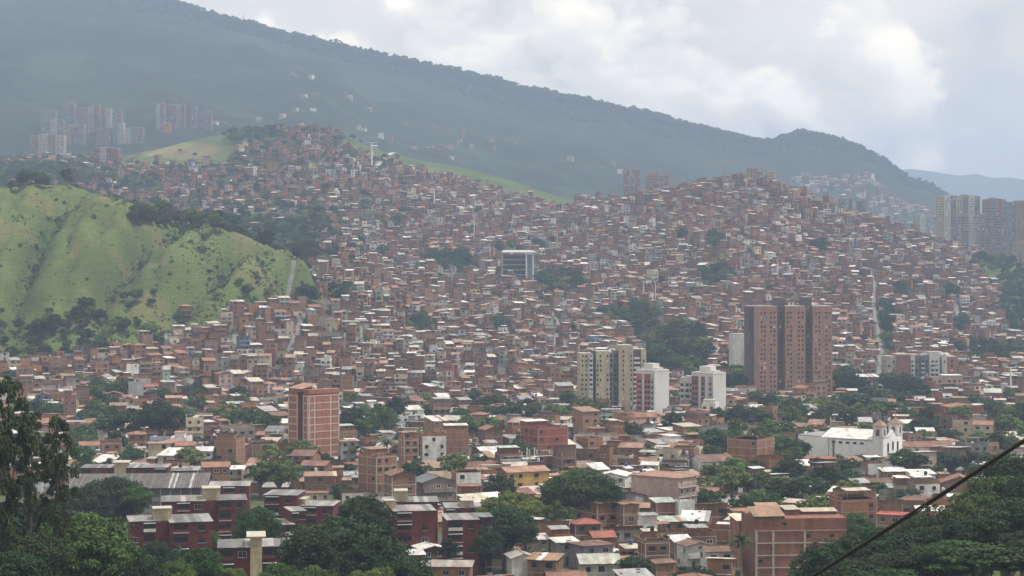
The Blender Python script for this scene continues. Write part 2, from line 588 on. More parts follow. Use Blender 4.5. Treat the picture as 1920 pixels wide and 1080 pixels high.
# mountains behind
_ms = (np.array([-800, 0, 300, 400, 480, 600, 700, 860, 1000, 1200, 1330, 1430, 1460, 1500, 1560, 1620, 1660, 1700, 1740, 1770, 1830, 1920, 2200, 2700], float),
       np.array([-60, -40, 4, 32, 54, 82, 104, 139, 172, 214, 249, 272, 266, 252, 262, 286, 309, 342, 354, 374, 420, 470, 520, 560], float))
MP = np.arange(-800, 2701, 9.0)
MY = np.concatenate([np.arange(2690, 4300, 16.0), np.arange(4300, 4500, 12.0), np.arange(4500, 5300, 60.0)])
_mp, _my = np.meshgrid(MP, MY)
MX = (_mp - 960) / F * _my
MZ = np.zeros_like(MX)
mcol = np.zeros(MX.shape + (3,))
YM = 4350.0
for j, p in enumerate(MP):
    zs = zpy(np.interp(p, *_ms), YM)
    zb = np.interp(p, *_base)
    for i, Y in enumerate(MY):
        X = MX[i, j]
        if Y <= YM:
            t = (Y - 2690) / (YM - 2690)
            n = fbm(X, Y, 0.0016, 4)
            rd = 1 - abs(fbm(X + 900, Y * 0.55, 0.0028, 3)) * 2.2
            z = zb + (zs - zb) * (t ** 1.08) + math.sin(math.pi * t) * (70 * n + 45 * (rd - 0.5)) - 3
        else:
            z = zs - (Y - YM) * 0.45
        tree = 0.9 * max(0, fbm(X, Y, 0.02, 2) + 0.25)
        far_town = 1450 < p < 1790 and Y < 3700
        MZ[i, j] = z + (7 * tree if not far_town else 0)
        n3 = fbm(X + 77, Y, 0.0045, 4)
        c = np.array((0.017, 0.027, 0.013)) * (1 + 0.8 * fbm(X, Y, 0.006, 4) + 0.5 * fbm(X, Y, 0.03, 2))
        if n3 > 0.2 and Y < 4150:
            c = np.array((0.028, 0.042, 0.018))
        mcol[i, j] = c
MZ = np.maximum(MZ, -41.0)
grid_object('mountain', MX, _my, MZ, mcol, 'soil')
def mz(px, Y):
    j = min(max((px + 800) / 9.0, 0), len(MP) - 1.001)
    i = min(max(np.searchsorted(MY, Y) - 1, 0), len(MY) - 2)
    t = (Y - MY[i]) / (MY[i + 1] - MY[i])
    k = int(j)
    u = j - k
    return float((MZ[i, k] * (1 - u) + MZ[i, k + 1] * u) * (1 - t) + (MZ[i + 1, k] * (1 - u) + MZ[i + 1, k + 1] * u) * t)
FP = np.arange(-1500, 3400, 30.0)
FY = np.arange(7900, 10300, 80.0)
_fp, _fy = np.meshgrid(FP, FY)
FXm = (_fp - 960) / F * _fy
FZ = np.zeros_like(FXm)
for j, p in enumerate(FP):
    top = 60 * fbm(p * 4.0, 0, 0.0021, 3) + zpy(np.interp(p, [-1500, 1000, 1400, 1600, 1700, 1800, 1920, 2200, 2800, 3400], [330, 345, 340, 330, 322, 326, 332, 320, 300, 320]), 9500)
    for i, Y in enumerate(FY):
        t = (Y - 7900) / 1600
        n = fbm(FXm[i, j], Y, 0.0007, 4)
        FZ[i, j] = (-20 + (top + 20) * t ** 1.3 + math.sin(math.pi * t) * 90 * n) if t <= 1 else top - (Y - 9500) * 0.6
FZ = np.maximum(FZ, -41.0)
grid_object('far_mountain', FXm, _fy, FZ, np.ones(FZ.shape + (3,)) * np.array((0.045, 0.07, 0.03)), 'soil')
# the plain between the mountains
_px2, _py2 = np.meshgrid(np.linspace(-6500, 6500, 14), np.linspace(-900, 10350, 14))
grid_object('plain', _px2, _py2, np.full(_px2.shape, -42.0), np.ones(_px2.shape + (3,)) * np.array((0.06, 0.08, 0.035)), 'soil')

# ---------------------------------------------------------------- colours
BRICK = [(0.31, 0.152, 0.08), (0.27, 0.134, 0.078), (0.33, 0.165, 0.089), (0.29, 0.154, 0.087), (0.29, 0.16, 0.102), (0.225, 0.116, 0.078), (0.3, 0.176, 0.116), (0.26, 0.154, 0.107), (0.21, 0.132, 0.097)]
WHITE, CREAM, GREY, DGREY = (0.72, 0.71, 0.68), (0.58, 0.50, 0.36), (0.40, 0.385, 0.36), (0.11, 0.105, 0.11)
CONC = (0.38, 0.35, 0.315)
REDWALL = (0.15, 0.037, 0.031)
TILE = [(0.30, 0.16, 0.112), (0.255, 0.14, 0.105), (0.36, 0.225, 0.165), (0.21, 0.13, 0.105)]
TIN = {'white': (0.74, 0.73, 0.70), 'grey': (0.36, 0.36, 0.355), 'rusty': (0.34, 0.20, 0.13), 'red': (0.31, 0.13, 0.105), 'pale green': (0.42, 0.50, 0.42), 'beige': (0.58, 0.52, 0.42), 'dark grey': (0.15, 0.155, 0.165)}
PLASTER = {'white': WHITE, 'cream': CREAM, 'grey': GREY, 'pale green': (0.34, 0.42, 0.35), 'pale blue': (0.36, 0.43, 0.50), 'pink': (0.52, 0.36, 0.32), 'yellow': (0.58, 0.40, 0.13), 'orange': (0.55, 0.25, 0.10), 'blue-grey': (0.20, 0.24, 0.32), 'beige': (0.50, 0.42, 0.32)}
def vary(c, a, r):
    k = 1 + r.uniform(-a, a)
    return tuple(min(0.85, max(0.01, x * k * (1 + r.uniform(-a, a) * 0.3))) for x in c)
NUM = ['', 'one', 'two', 'three', 'four', 'five', 'six', 'seven', 'eight', 'nine', 'ten']

# ---------------------------------------------------------------- openings shared by all houses
def opening(kind, frame):
    """unit opening, 1 wide and 1 high, standing 0.06 m proud of the wall, looking along -y"""
    b = MB()
    g = 'glass'
    if kind == 'window':
        t, h = 0.07, 0.06
        b.face([(-0.5 + t, -0.03, h), (0.5 - t, -0.03, h), (0.5 - t, -0.03, 1 - h), (-0.5 + t, -0.03, 1 - h)], (0.02, 0.022, 0.026), g)
        for x0, x1, z0, z1 in ((-0.5, -0.5 + t, 0, 1), (0.5 - t, 0.5, 0, 1), (-0.5 + t, 0.5 - t, 0, h), (-0.5 + t, 0.5 - t, 1 - h, 1), (-0.03, 0.03, h, 1 - h)):
            b.box(x0, x1, -0.07, 0.01, z0, z1, frame)
        b.box(-0.56, 0.56, -0.14, 0.01, -0.07, 0.0, CONC)
    else:
        b.box(-0.5, -0.42, -0.08, 0.01, 0, 1, frame)
        b.box(0.42, 0.5, -0.08, 0.01, 0, 1, frame)
        b.box(-0.42, 0.42, -0.08, 0.01, 0.93, 1, frame)
        b.box(-0.42, 0.42, -0.04, 0.01, 0, 0.93, (0.13, 0.08, 0.05) if kind == 'door' else (0.20, 0.20, 0.21))
        b.box(0.28, 0.34, -0.08, -0.04, 0.42, 0.5, (0.3, 0.3, 0.3))
    return b
OPEN = {}
for fr, c in (('white', (0.7, 0.7, 0.68)), ('dark', (0.06, 0.05, 0.045)), ('grey', (0.33, 0.33, 0.33))):
    OPEN['window', fr] = opening('window', c).mesh('window')
    OPEN['door', fr] = opening('door', c).mesh('door')
    OPEN['garage_door', fr] = opening('garage_door', c).mesh('garage_door')

# ---------------------------------------------------------------- a house
def house(h, r, low=False):
    """h: w, d, n, roof, wall colour, kind. Returns the parts (name -> builder) and the openings."""
    w, d, n = h['w'], h['d'], h['n']
    fh = h.get('fh', 2.75)
    H = n * fh
    x0, x1, y0, y1 = -w / 2, w / 2, -d / 2, d / 2
    zb = -h.get('foot', 4.0)
    wc, mat = h['wc'], 'wall'
    P = {k: MB() for k in ('wall', 'upper_wall', 'front_wall', 'concrete_frame', 'roof', 'balcony', 'canopy', 'parapet', 'water_tank', 'stair_box', 'roof_post')}
    W = P['wall']
    roof = h['roof']
    rc = h['rc']
    over = 0.45
    yf = y0
    jut = 0.0
    if n >= 2 and h.get('jut'):
        jut = 0.9
        yf = y0 - jut
    # walls
    if roof == 'tin':
        rise = max(0.5, d * math.tan(R(h.get('pitch', 7))))
        if h.get('flip'):
            za, zc = H + rise, H
        else:
            za, zc = H, H + rise
        W.face([(x0, y0, zb), (x1, y0, zb), (x1, y0, za), (x0, y0, za)], wc, mat)
        W.face([(x1, y1, zb), (x0, y1, zb), (x0, y1, zc), (x1, y1, zc)], wc, mat)
        W.face([(x1, y0, zb), (x1, y1, zb), (x1, y1, zc), (x1, y0, za)], wc, mat)
        W.face([(x0, y1, zb), (x0, y0, zb), (x0, y0, za), (x0, y1, zc)], wc, mat)
        k = max(2, int(w / (2.6 if low else 1.05)))
        ya, yb = yf - over, y1 + over
        s = (zc - za) / d
        for i in range(k):
            a = x0 - over + (w + 2 * over) * i / k
            b = x0 - over + (w + 2 * over) * (i + 1) / k
            lift = 0.05 + r.uniform(0, 0.05)
            c = vary(rc, 0.16, r)
            if r.random() < 0.10:
                c = vary(r.choice(list(TIN.values())), 0.1, r)
            sl = r.uniform(-0.25, 0.12)
            P['roof'].slab([(a, ya + sl, za + s * (ya + sl - y0) + lift), (b, ya + sl, za + s * (ya + sl - y0) + lift), (b, yb, zc + s * (yb - y1) + lift), (a, yb, zc + s * (yb - y1) + lift)], 0.05, c, 'metal')
        if not low and r.random() < 0.5:
            for _ in range(r.randint(1, 3)):                       # stones and boards that hold the sheets down
                bx, by = r.uniform(x0, x1 - 0.8), r.uniform(y0, y1 - 0.5)
                bz = za + s * (by - y0) + 0.12
                P['roof'].box(bx, bx + r.uniform(0.3, 0.9), by, by + 0.3, bz - 0.06, bz + 0.18 + 0.3 * abs(s), vary((0.3, 0.22, 0.18), 0.3, r), 'wall')
    elif roof in ('gable', 'gable_y'):
        along_x = roof == 'gable'
        pitch = math.tan(R(h.get('pitch', 20)))
        rise = (d if along_x else w) / 2 * pitch
        tone = lambda: vary(rc, 0.10, r)
        if along_x:
            W.face([(x0, y0, zb), (x1, y0, zb), (x1, y0, H), (x0, y0, H)], wc, mat)
            W.face([(x1, y1, zb), (x0, y1, zb), (x0, y1, H), (x1, y1, H)], wc, mat)
            W.face([(x1, y0, zb), (x1, y1, zb), (x1, y1, H), (x1, 0, H + rise), (x1, y0, H)], wc, mat)
            W.face([(x0, y1, zb), (x0, y0, zb), (x0, y0, H), (x0, 0, H + rise), (x0, y1, H)], wc, mat)
            k = 1 if low else max(2, int(w / 2.2))
            for i in range(k):
                a, b = x0 - over + (w + 2 * over) * i / k, x0 - over + (w + 2 * over) * (i + 1) / k
                e = yf - over
                l = r.uniform(0, 0.025)
                P['roof'].slab([(a, e, H + pitch * (e - y0) + 0.12 + l), (b, e, H + pitch * (e - y0) + 0.12 + l), (b, 0, H + rise + 0.12 + l), (a, 0, H + rise + 0.12 + l)], 0.12, tone(), 'tile')
                P['roof'].slab([(a, 0, H + rise + 0.12 + l), (b, 0, H + rise + 0.12 + l), (b, y1 + over, H - pitch * over + 0.12 + l), (a, y1 + over, H - pitch * over + 0.12 + l)], 0.12, tone(), 'tile')
            P['roof'].box(x0 - over - 0.03, x1 + over + 0.03, -0.16, 0.16, H + rise + 0.06, H + rise + 0.22, tone(), 'tile')
        else:
            W.face([(x1, y0, zb), (x1, y1, zb), (x1, y1, H), (x1, y0, H)], wc, mat)
            W.face([(x0, y1, zb), (x0, y0, zb), (x0, y0, H), (x0, y1, H)], wc, mat)
            W.face([(x0, y0, zb), (x1, y0, zb), (x1, y0, H), (0, y0, H + rise), (x0, y0, H)], wc, mat)
            W.face([(x1, y1, zb), (x0, y1, zb), (x0, y1, H), (0, y1, H + rise), (x1, y1, H)], wc, mat)
            k = 1 if low else max(2, int(d / 2.2))
            for i in range(k):
                a, b = yf - over + (y1 - yf + 2 * over) * i / k, yf - over + (y1 - yf + 2 * over) * (i + 1) / k
                l = r.uniform(0, 0.025)
                P['roof'].slab([(x0 - over, a, H - pitch * over + 0.12 + l), (0, a, H + rise + 0.12 + l), (0, b, H + rise + 0.12 + l), (x0 - over, b, H - pitch * over + 0.12 + l)], 0.12, tone(), 'tile')
                P['roof'].slab([(0, a, H + rise + 0.12 + l), (x1 + over, a, H - pitch * over + 0.12 + l), (x1 + over, b, H - pitch * over + 0.12 + l), (0, b, H + rise + 0.12 + l)], 0.12, tone(), 'tile')
            P['roof'].box(-0.16, 0.16, yf - over - 0.03, y1 + over + 0.03, H + rise + 0.06, H + rise + 0.22, tone(), 'tile')
    elif roof == 'hip':
        W.box(x0, x1, y0, y1, zb, H, wc, mat, bottom=False)
        pitch = math.tan(R(h.get('pitch', 20)))
        m = min(w, d) / 2
        rise = (m + over) * pitch
        a0, a1, b0, b1 = x0 - over, x1 + over, yf - over, y1 + over
        cx0, cx1 = (a0 + m + over, a1 - m - over) if w >= d else (0, 0)
        cy0, cy1 = (0, 0) if w >= d else (b0 + m + over, b1 - m - over)
        if w < d:
            cx0 = cx1 = 0
        e, t = H + 0.08, H + rise
        Rf = P['roof']
        A, B, C2, D2 = (a0, b0, e), (a1, b0, e), (a1, b1, e), (a0, b1, e)
        if w >= d:
            p, q = (cx0, (b0 + b1) / 2, t), (cx1, (b0 + b1) / 2, t)
            for f in ([A, B, q, p], [B, C2, q], [C2, D2, p, q], [D2, A, p]):
                Rf.face(f, vary(rc, 0.1, r), 'tile')
        else:
            p, q = (0, cy0, t), (0, cy1, t)
            for f in ([A, B, p], [B, C2, q, p], [C2, D2, q], [D2, A, p, q]):
                Rf.face(f, vary(rc, 0.1, r), 'tile')
        Rf.box(a0, a1, b0, b1, e - 0.14, e - 0.004, vary(rc, 0.1, r), 'tile')
        # hip ridges
        for u, v in ((A, p), (B, q if w >= d else p), (C2, q), (D2, p if w >= d else q), (p, q)):
            if not low and (Vector(u) - Vector(v)).length > 0.3:
                Rf.tube([u, v], [0.11, 0.11], 5, vary(rc, 0.2, r), 'tile')
    else:                                                            # terrace with parapets
        ph = h.get('ph', r.choice((0.5, 0.9, 1.1)))
        W.box(x0, x1, y0, y1, zb, H, wc, mat, bottom=False)
        pc = vary(wc, 0.05, r)
        t = 0.16
        Pp = P['parapet']
        sides = [(x0 + t, x1 - t, y0, y0 + t), (x0 + t, x1 - t, y1 - t, y1), (x0, x0 + t, y0, y1), (x1 - t, x1, y0, y1)]
        for s_ in sides:
            Pp.box(*s_, H - 0.003, H + ph * (1 if r.random() < 0.8 else 0.45), pc, mat, bottom=False)
        W.box(x0 + t, x1 - t, y0 + t, y1 - t, H - 0.05, H + 0.03, vary((0.27, 0.25, 0.23), 0.25, r), 'paint', bottom=False)
        if h.get('shed', True):
            cz = H + 2.25
            cd = d * r.uniform(0.35, 0.75)
            cx = w * r.uniform(0.55, 1.0)
            bx0 = x0 if r.random() < 0.5 else x1 - cx
            by1 = y1
            by0 = y1 - cd
            if r.random() < 0.4:
                by0, by1 = y0, y0 + cd
            if r.random() < 0.6:                                     # walled room on the terrace
                P['stair_box'].box(bx0 + 0.01, bx0 + cx - 0.01, by0 + 0.012, by1 - 0.012, H + 0.02, cz - 0.12, vary(wc, 0.1, r), mat, bottom=False)
            else:
                for qx in (bx0 + 0.2, bx0 + cx - 0.3):
                    for qy in (by0 + 0.2, by1 - 0.3):
                        P['roof_post'].box(qx, qx + 0.12, qy, qy + 0.12, H + 0.02, cz, CONC)
            k = max(2, int(cx / (2.6 if low else 1.05)))
            for i in range(k):
                a, b = bx0 - 0.35 + (cx + 0.7) * i / k, bx0 - 0.35 + (cx + 0.7) * (i + 1) / k
                l = r.uniform(0, 0.05)
                P['canopy'].slab([(a, by0 - 0.4, cz - 0.1 + l), (b, by0 - 0.4, cz - 0.1 + l), (b, by1 + 0.4, cz + 0.25 + l), (a, by1 + 0.4, cz + 0.25 + l)], 0.05, vary(rc, 0.15, r), 'metal')
        elif not low:
            for qx in (x0 + 0.02, x1 - 0.27):
                for qy in (y0 + 0.02, y1 - 0.27):
                    P['roof_post'].box(qx, qx + 0.25, qy, qy + 0.25, H + ph, H + ph + r.uniform(0.3, 1.3), CONC)
    # upper storeys that jut out over the street
    if jut:
        P['front_wall'].box(x0 + 0.006, x1 - 0.006, yf, y0, fh, H - 0.02, h['fc'], mat)
    elif h.get('fc') != wc:
        P['front_wall'].box(x0 + 0.004, x1 - 0.004, y0 - 0.06, y0, zb, H - 0.02, h['fc'], mat)
        yf = y0 - 0.06
    if n >= 2 and roof in ('terrace', 'tin', 'hip') and h['kind'] == 'brick' and r.random() < 0.4:
        uc = vary(r.choice(BRICK), 0.15, r) if r.random() < 0.75 else vary(GREY, 0.15, r)
        P['upper_wall'].box(x0 - 0.012, x1 + 0.012, y0 - 0.012, y1 + 0.012, (n - 1) * fh + 0.03, H - 0.006, uc, mat, bottom=False)
    # concrete frame
    if h.get('frame'):
        fc = tuple(0.5 * a + 0.5 * b_ for a, b_ in zip(vary(CONC, 0.1, r), wc)) if not h.get('hand') or r.random() < 0.6 else vary(CONC, 0.12, r)
        for i in range(1, n + (1 if roof == 'terrace' else 0)):
            P['concrete_frame'].box(x0 - 0.035, x1 + 0.035, y0 - 0.035 if not jut else y0 - 0.02, y1 + 0.035, i * fh - 0.2, i * fh + 0.03, fc, 'paint')
        if not low:
            for qx in (x0 - 0.04, x1 - 0.24):
                for qy in (y0 - 0.04, y1 - 0.24):
                    P['concrete_frame'].box(qx, qx + 0.28, qy, qy + 0.28, zb, H - 0.25, fc, 'paint')
            for sx_ in (x0 - 0.04, x1 - 0.02):
                P['concrete_frame'].box(sx_, sx_ + 0.06, -0.14, 0.14, zb, H - 0.25, fc, 'paint')
    # openings
    O = []
    fr = h.get('wf', 'white')
    dens = h.get('wd', 1.0)
    def row(length, place, blank, ground):
        for k in range(n):
            m = max(1, int(length / 2.7))
            for i in range(m):
                u = -length / 2 + length * (i + 0.5) / m + r.uniform(-0.15, 0.15)
                if r.random() < blank:
                    continue
                if k == 0 and ground:
                    if i == 0:
                        O.append((*place(u, 0), 0.02, 1.0, 2.1, 'door'))
                        continue
                    if r.random() < 0.3 and length / m > 2.4:
                        O.append((*place(u, 0), 0.02, 2.2, 2.2, 'garage_door'))
                        continue
                O.append((*place(u, k), k * fh + 0.95, r.uniform(1.0, 1.6), r.uniform(1.0, 1.3), 'window'))
    row(w, lambda u, k: (u, (yf if (jut == 0 or k > 0) else y0) - 0.002, 0.0), 1 - (0.62 if h['kind'] == 'brick' else 0.85) * dens, True)
    sb = h.get('side', 0.25)
    row(d, lambda u, k: (x0 - 0.045, -u, -math.pi / 2), 1 - sb, False)
    row(d, lambda u, k: (x1 + 0.045, u, math.pi / 2), 1 - sb, False)
    row(w, lambda u, k: (-u, y1 + 0.045, math.pi), 1 - h.get('back', 0.5), False)
    # balconies
    if h.get('balc') and n >= 2:
        for k in range(1, n):
            by0 = yf - 0.95
            bw0, bw1 = x0 + 0.15, x1 - 0.15
            P['balcony'].box(bw0, bw1, by0, yf - 0.003, k * fh - 0.14, k * fh, vary(CONC, 0.1, r))
            if h['balc'] == 'solid':
                bc = h.get('bc', h['fc'])
                P['balcony'].box(bw0, bw1, by0, by0 + 0.1, k * fh, k * fh + 0.9, bc, 'wall', bottom=False)
                P['balcony'].box(bw0, bw0 + 0.1, by0 + 0.1, yf - 0.003, k * fh, k * fh + 0.9, bc, 'wall', bottom=False)
                P['balcony'].box(bw1 - 0.1, bw1, by0 + 0.1, yf - 0.003, k * fh, k * fh + 0.9, bc, 'wall', bottom=False)
            else:
                rcx = (0.08, 0.08, 0.08) if r.random() < 0.5 else (0.6, 0.6, 0.58)
                P['balcony'].box(bw0, bw1, by0, by0 + 0.05, k * fh + 0.86, k * fh + 0.92, rcx)
                m = max(3, int((bw1 - bw0) / (1.2 if low else 0.35)))
                for i in range(m + 1):
                    q = bw0 + (bw1 - bw0 - 0.04) * i / m
                    P['balcony'].box(q, q + 0.04, by0 + 0.01, by0 + 0.04, k * fh, k * fh + 0.86, rcx, bottom=False)
    if h.get('tank') and roof == 'terrace':
        tx, ty = r.uniform(x0 + 0.9, x1 - 0.9), r.uniform(y0 + 0.9, y1 - 0.9)
        tz = H + 2.5 if h.get('shed', True) else H + 0.03
        tc = r.choice([(0.05, 0.10, 0.25), (0.03, 0.03, 0.03), (0.5, 0.5, 0.5)])
        P['water_tank'].cyl(tx, ty, tz, tz + 1.0, 0.5, 0.55, 8, tc)
        P['water_tank'].cyl(tx, ty, tz + 1.0, tz + 1.2, 0.55, 0.2, 8, tc)
    return P, O

HOUSES = []           # every house: where it stands and how it looks
EX = []               # footprints already taken: X, Y, half width, half depth, yaw
def taken(X, Y, rad):
    for ex, ey, hw, hd, yw in EX:
        dx, dy = X - ex, Y - ey
        if abs(dx) > hw + hd + rad or abs(dy) > hw + hd + rad:
            continue
        c, s = math.cos(-yw), math.sin(-yw)
        if abs(c * dx - s * dy) < hw + rad and abs(s * dx + c * dy) < hd + rad:
            return True
    return False
ROOFWORD = {'gable': 'tiled gable roof', 'gable_y': 'tiled gable roof', 'hip': 'hipped tile roof'}
def style(r, far=False):
    h = {}
    x = r.random() * (0.80 if far else 1.0)
    if x < 0.70:
        h['kind'], h['cname'] = 'brick', 'brick'
        h['wc'] = vary(r.choice(BRICK), 0.13, r)
        h['fc'] = h['wc']
        if r.random() < 0.22:
            cn = r.choice(['white', 'cream', 'grey', 'white', 'grey', 'pale green', 'pink', 'beige', 'beige'])
            h['fc'] = vary(PLASTER[cn], 0.08, r)
            h['cname'] = cn + '-fronted brick'
    else:
        cn = r.choice(['white'] * 7 + ['cream'] * 4 + ['grey'] * 8 + ['pale green', 'pale blue', 'pink', 'beige', 'beige', 'beige', 'blue-grey'] + (['yellow'] if r.random() < 0.3 else []))
        h['kind'], h['cname'] = 'plaster', cn + ' plastered'
        h['wc'] = vary(PLASTER[cn], 0.12, r)
        h['fc'] = h['wc']
    x = r.random()
    if x < 0.46:
        h['roof'] = 'terrace'
        h['shed'] = r.random() < 0.72
    elif x < 0.86:
        h['roof'] = 'tin'
        h['flip'] = r.random() < 0.5
        h['pitch'] = r.uniform(3, 11)
    else:
        h['roof'] = r.choice(['gable', 'gable_y', 'gable', 'hip'])
        h['pitch'] = r.uniform(14, 22)
    if h['roof'] in ('tin', 'terrace'):
        h['rname'] = r.choice(['white'] * (3 if far else 4) + ['grey'] * 7 + ['rusty'] * 5 + ['beige'] * 4 + ['red', 'pale green', 'dark grey'])
        h['rc'] = vary(TIN[h['rname']], 0.1, r)
    else:
        h['rc'] = vary(r.choice(TILE), 0.12, r)
    h['frame'] = h['kind'] == 'brick' and r.random() < 0.5
    h['jut'] = r.random() < 0.3
    h['balc'] = r.choice([None, None, 'solid', 'rail'])
    h['wf'] = r.choice(['white', 'dark', 'dark', 'grey'])
    h['side'] = r.choice([0.0, 0.0, 0.1, 0.3])
    h['tank'] = r.random() < 0.3
    return h
def roofword(h):
    if h['roof'] == 'tin':
        return h['rname'] + ' sheet roof'
    if h['roof'] == 'terrace':
        return ('flat roof, ' + h['rname'] + ' canopy') if h.get('shed', True) else 'flat open roof'
    return ROOFWORD[h['roof']]
def put_house(h, X, Y, yaw, hand=False, z=None):
    h['X'], h['Y'], h['yaw'] = X, Y, yaw
    h['z'] = gz(X, Y) if z is None else z
    h['hand'] = hand
    HOUSES.append(h)
def hand(px, pyr, wpx, n, roof, wall, rcol=None, yaw=20, ratio=0.9, front=None, fh=2.75, **k):
    """a house read off the photograph: px centre, py of its eaves, width in px, storeys"""
    r = random.Random(int(px * 31 + pyr * 7))
    h = style(r)
    h['n'], h['roof'], h['fh'] = n, roof, fh
    H = n * fh
    Y = (CAMZ - H) * F / (pyr - HY)
    for _ in range(6):
        Y = (CAMZ - H - gz((px - 960) / F * Y, Y)) * F / (pyr - HY)
    a = R(abs(yaw))
    W = wpx * Y / F
    w = W / (math.cos(a) + ratio * math.sin(a))
    h['w'], h['d'] = w, w * ratio
    if wall == 'brick':
        h['kind'], h['cname'] = 'brick', 'brick'
        h['wc'] = vary(r.choice(BRICK), 0.1, r)
        h['frame'] = True
    else:
        h['kind'], h['cname'] = 'plaster', wall + ' plastered'
        h['wc'] = vary(PLASTER[wall], 0.05, r)
        h['frame'] = False
    h['fc'] = h['wc']
    if front:
        h['fc'] = vary(PLASTER[front], 0.05, r)
        h['cname'] = front + '-fronted ' + ('brick' if wall == 'brick' else wall)
    if roof in ('tin', 'terrace'):
        h['rname'] = rcol or 'white'
        h['rc'] = TIN[h['rname']]
    else:
        h['rc'] = TILE[rcol] if isinstance(rcol, int) else vary(r.choice(TILE), 0.08, r)
    h['balc'] = None
    h['jut'] = False
    h['foot'] = 1.0
    h.update(k)
    Yc = Y + (w * abs(math.sin(a)) + w * ratio * math.cos(a)) / 2
    X = (px - 960) / F * Yc
    EX.append((X, Yc, w / 2, w * ratio / 2, R(yaw)))
    EX.append((X, Yc - (w * abs(math.sin(a)) + w * ratio * math.cos(a)) / 2 - 6, W * 0.42, 6.0, 0))
    put_house(h, X, Yc, R(yaw), True)
    return h

# ---------------------------------------------------------------- towers made of bays
def bay_tower(name, label, px0, Y, bays, H, yaw=0.0, depth=14.0, z=None, group=None, base=-6.0, fh=2.7, cat='tower'):
    """bays: (width, forward offset, top offset, wall colour, columns of openings as fractions, opening w, opening h, balcony colour)"""
    T = sum(b[0] for b in bays)
    a = R(yaw)
    X0 = (px0 - 960) / F * Y
    z = gz(X0, Y) if z is None else z
    t = thing(name, label, cat, (X0, Y, z), a, group)
    x = 0.0
    win, bal = MB(), MB()
    nf = int(H / fh)
    for i, (w, off, top, col, cols, ow, oh, bc) in enumerate(bays):
        b = MB()
        yf = -off + i * 0.004
        b.box(x, x + w, yf, depth - i * 0.004, base, H + top, col, 'wall', bottom=False)
        b.box(x + 0.15, x + w - 0.15, yf + 0.15, depth - 0.2, H + top, H + top + 0.5, vary(CONC, 0.05, rnd), 'paint', bottom=False)
        part(t, 'wall_bay', b)
        for k in range(nf + (1 if top > fh else 0)):
            zz = k * fh + 0.9
            if zz + oh > H + top:
                continue
            for c in cols:
                if rnd.random() < 0.05:
                    continue
                u = x + w * c + rnd.uniform(-0.12, 0.12)
                wc = (0.05, 0.05, 0.055) if rnd.random() < 0.8 else rnd.choice([(0.4, 0.38, 0.35), (0.25, 0.25, 0.27), (0.6, 0.58, 0.55)])
                m = 'glass' if wc[0] < 0.1 else 'paint'
                win.box(u - ow / 2, u + ow / 2, yf - 0.05, yf, zz, zz + oh, wc, m)
                win.box(u - ow / 2 - 0.08, u + ow / 2 + 0.08, yf - 0.12, yf - 0.002, zz - 0.14, zz, vary(col, 0.05, rnd))
            if bc:
                bal.box(x + w * 0.1, x + w * 0.9, yf - 1.1, yf - 0.002, k * fh - 0.12, k * fh + 0.02, bc)
                bal.box(x + w * 0.1, x + w * 0.9, yf - 1.1, yf - 1.0, k * fh + 0.02, k * fh + 0.95, bc)
        # openings on the two flanks of the outer bays
        if i in (0, len(bays) - 1) and cols:
            xs = x if i == 0 else x + w
            sg = -1 if i == 0 else 1
            for k in range(nf):
                zz = k * fh + 0.9
                for q in range(2, int(depth) - 1, 4):
                    lo, hi = sorted((xs, xs + sg * 0.05))
                    win.box(lo, hi, q, q + ow, zz, zz + oh, (0.05, 0.05, 0.055), 'glass')
        x += w
    o = part(t, 'windows', win)
    if o:
        o['kind'] = 'stuff'
    o = part(t, 'balconies', bal)
    if o:
        o['kind'] = 'stuff'
    cx, cyy = T / 2, depth / 2
    EX.append((X0 + math.cos(a) * cx - math.sin(a) * cyy, Y + math.sin(a) * cx + math.cos(a) * cyy, T / 2 + 1, depth / 2 + 1, a))
    OCC.append((X0 + math.cos(a) * cx, Y, T * 0.5, z, z + H))
    return t
OCC = []              # large occluders for the visibility estimate: X, Y, half width, z0, z1

# ================================================================ landmarks
def flatY(py, z=0.0):
    return (CAMZ - z) * F / (py - HY)
BEIGE, TAN = (0.52, 0.45, 0.32), (0.46, 0.385, 0.29)
BROWN, DARKB = (0.38, 0.22, 0.17), (0.14, 0.115, 0.115)
PALE = (0.62, 0.60, 0.57)
bay_tower('apartment_tower', 'tall brown triple apartment tower with dark recessed stripes and small windows', 1405, 1024, [
    (2.9, -3.0, 0, DARKB, [], 1, 1, None), (1.6, -0.4, 0, (0.36, 0.29, 0.20), [], 1, 1, None), (10.6, 0, 0, BROWN, [0.2, 0.36, 0.68, 0.86], 0.9, 1.1, None),
    (4.3, -2.5, 4.6, DARKB, [0.5], 0.8, 1.0, None), (10.9, 0, 0, BROWN, [0.15, 0.3, 0.68, 0.86], 0.9, 1.1, None), (4.0, -2.5, 4.9, DARKB, [0.5], 0.8, 1.0, None),
    (10.6, 0.2, 0, BROWN, [0.16, 0.34, 0.7, 0.86], 0.9, 1.1, None)], 51.4, 3, 16, z=0, fh=2.45)
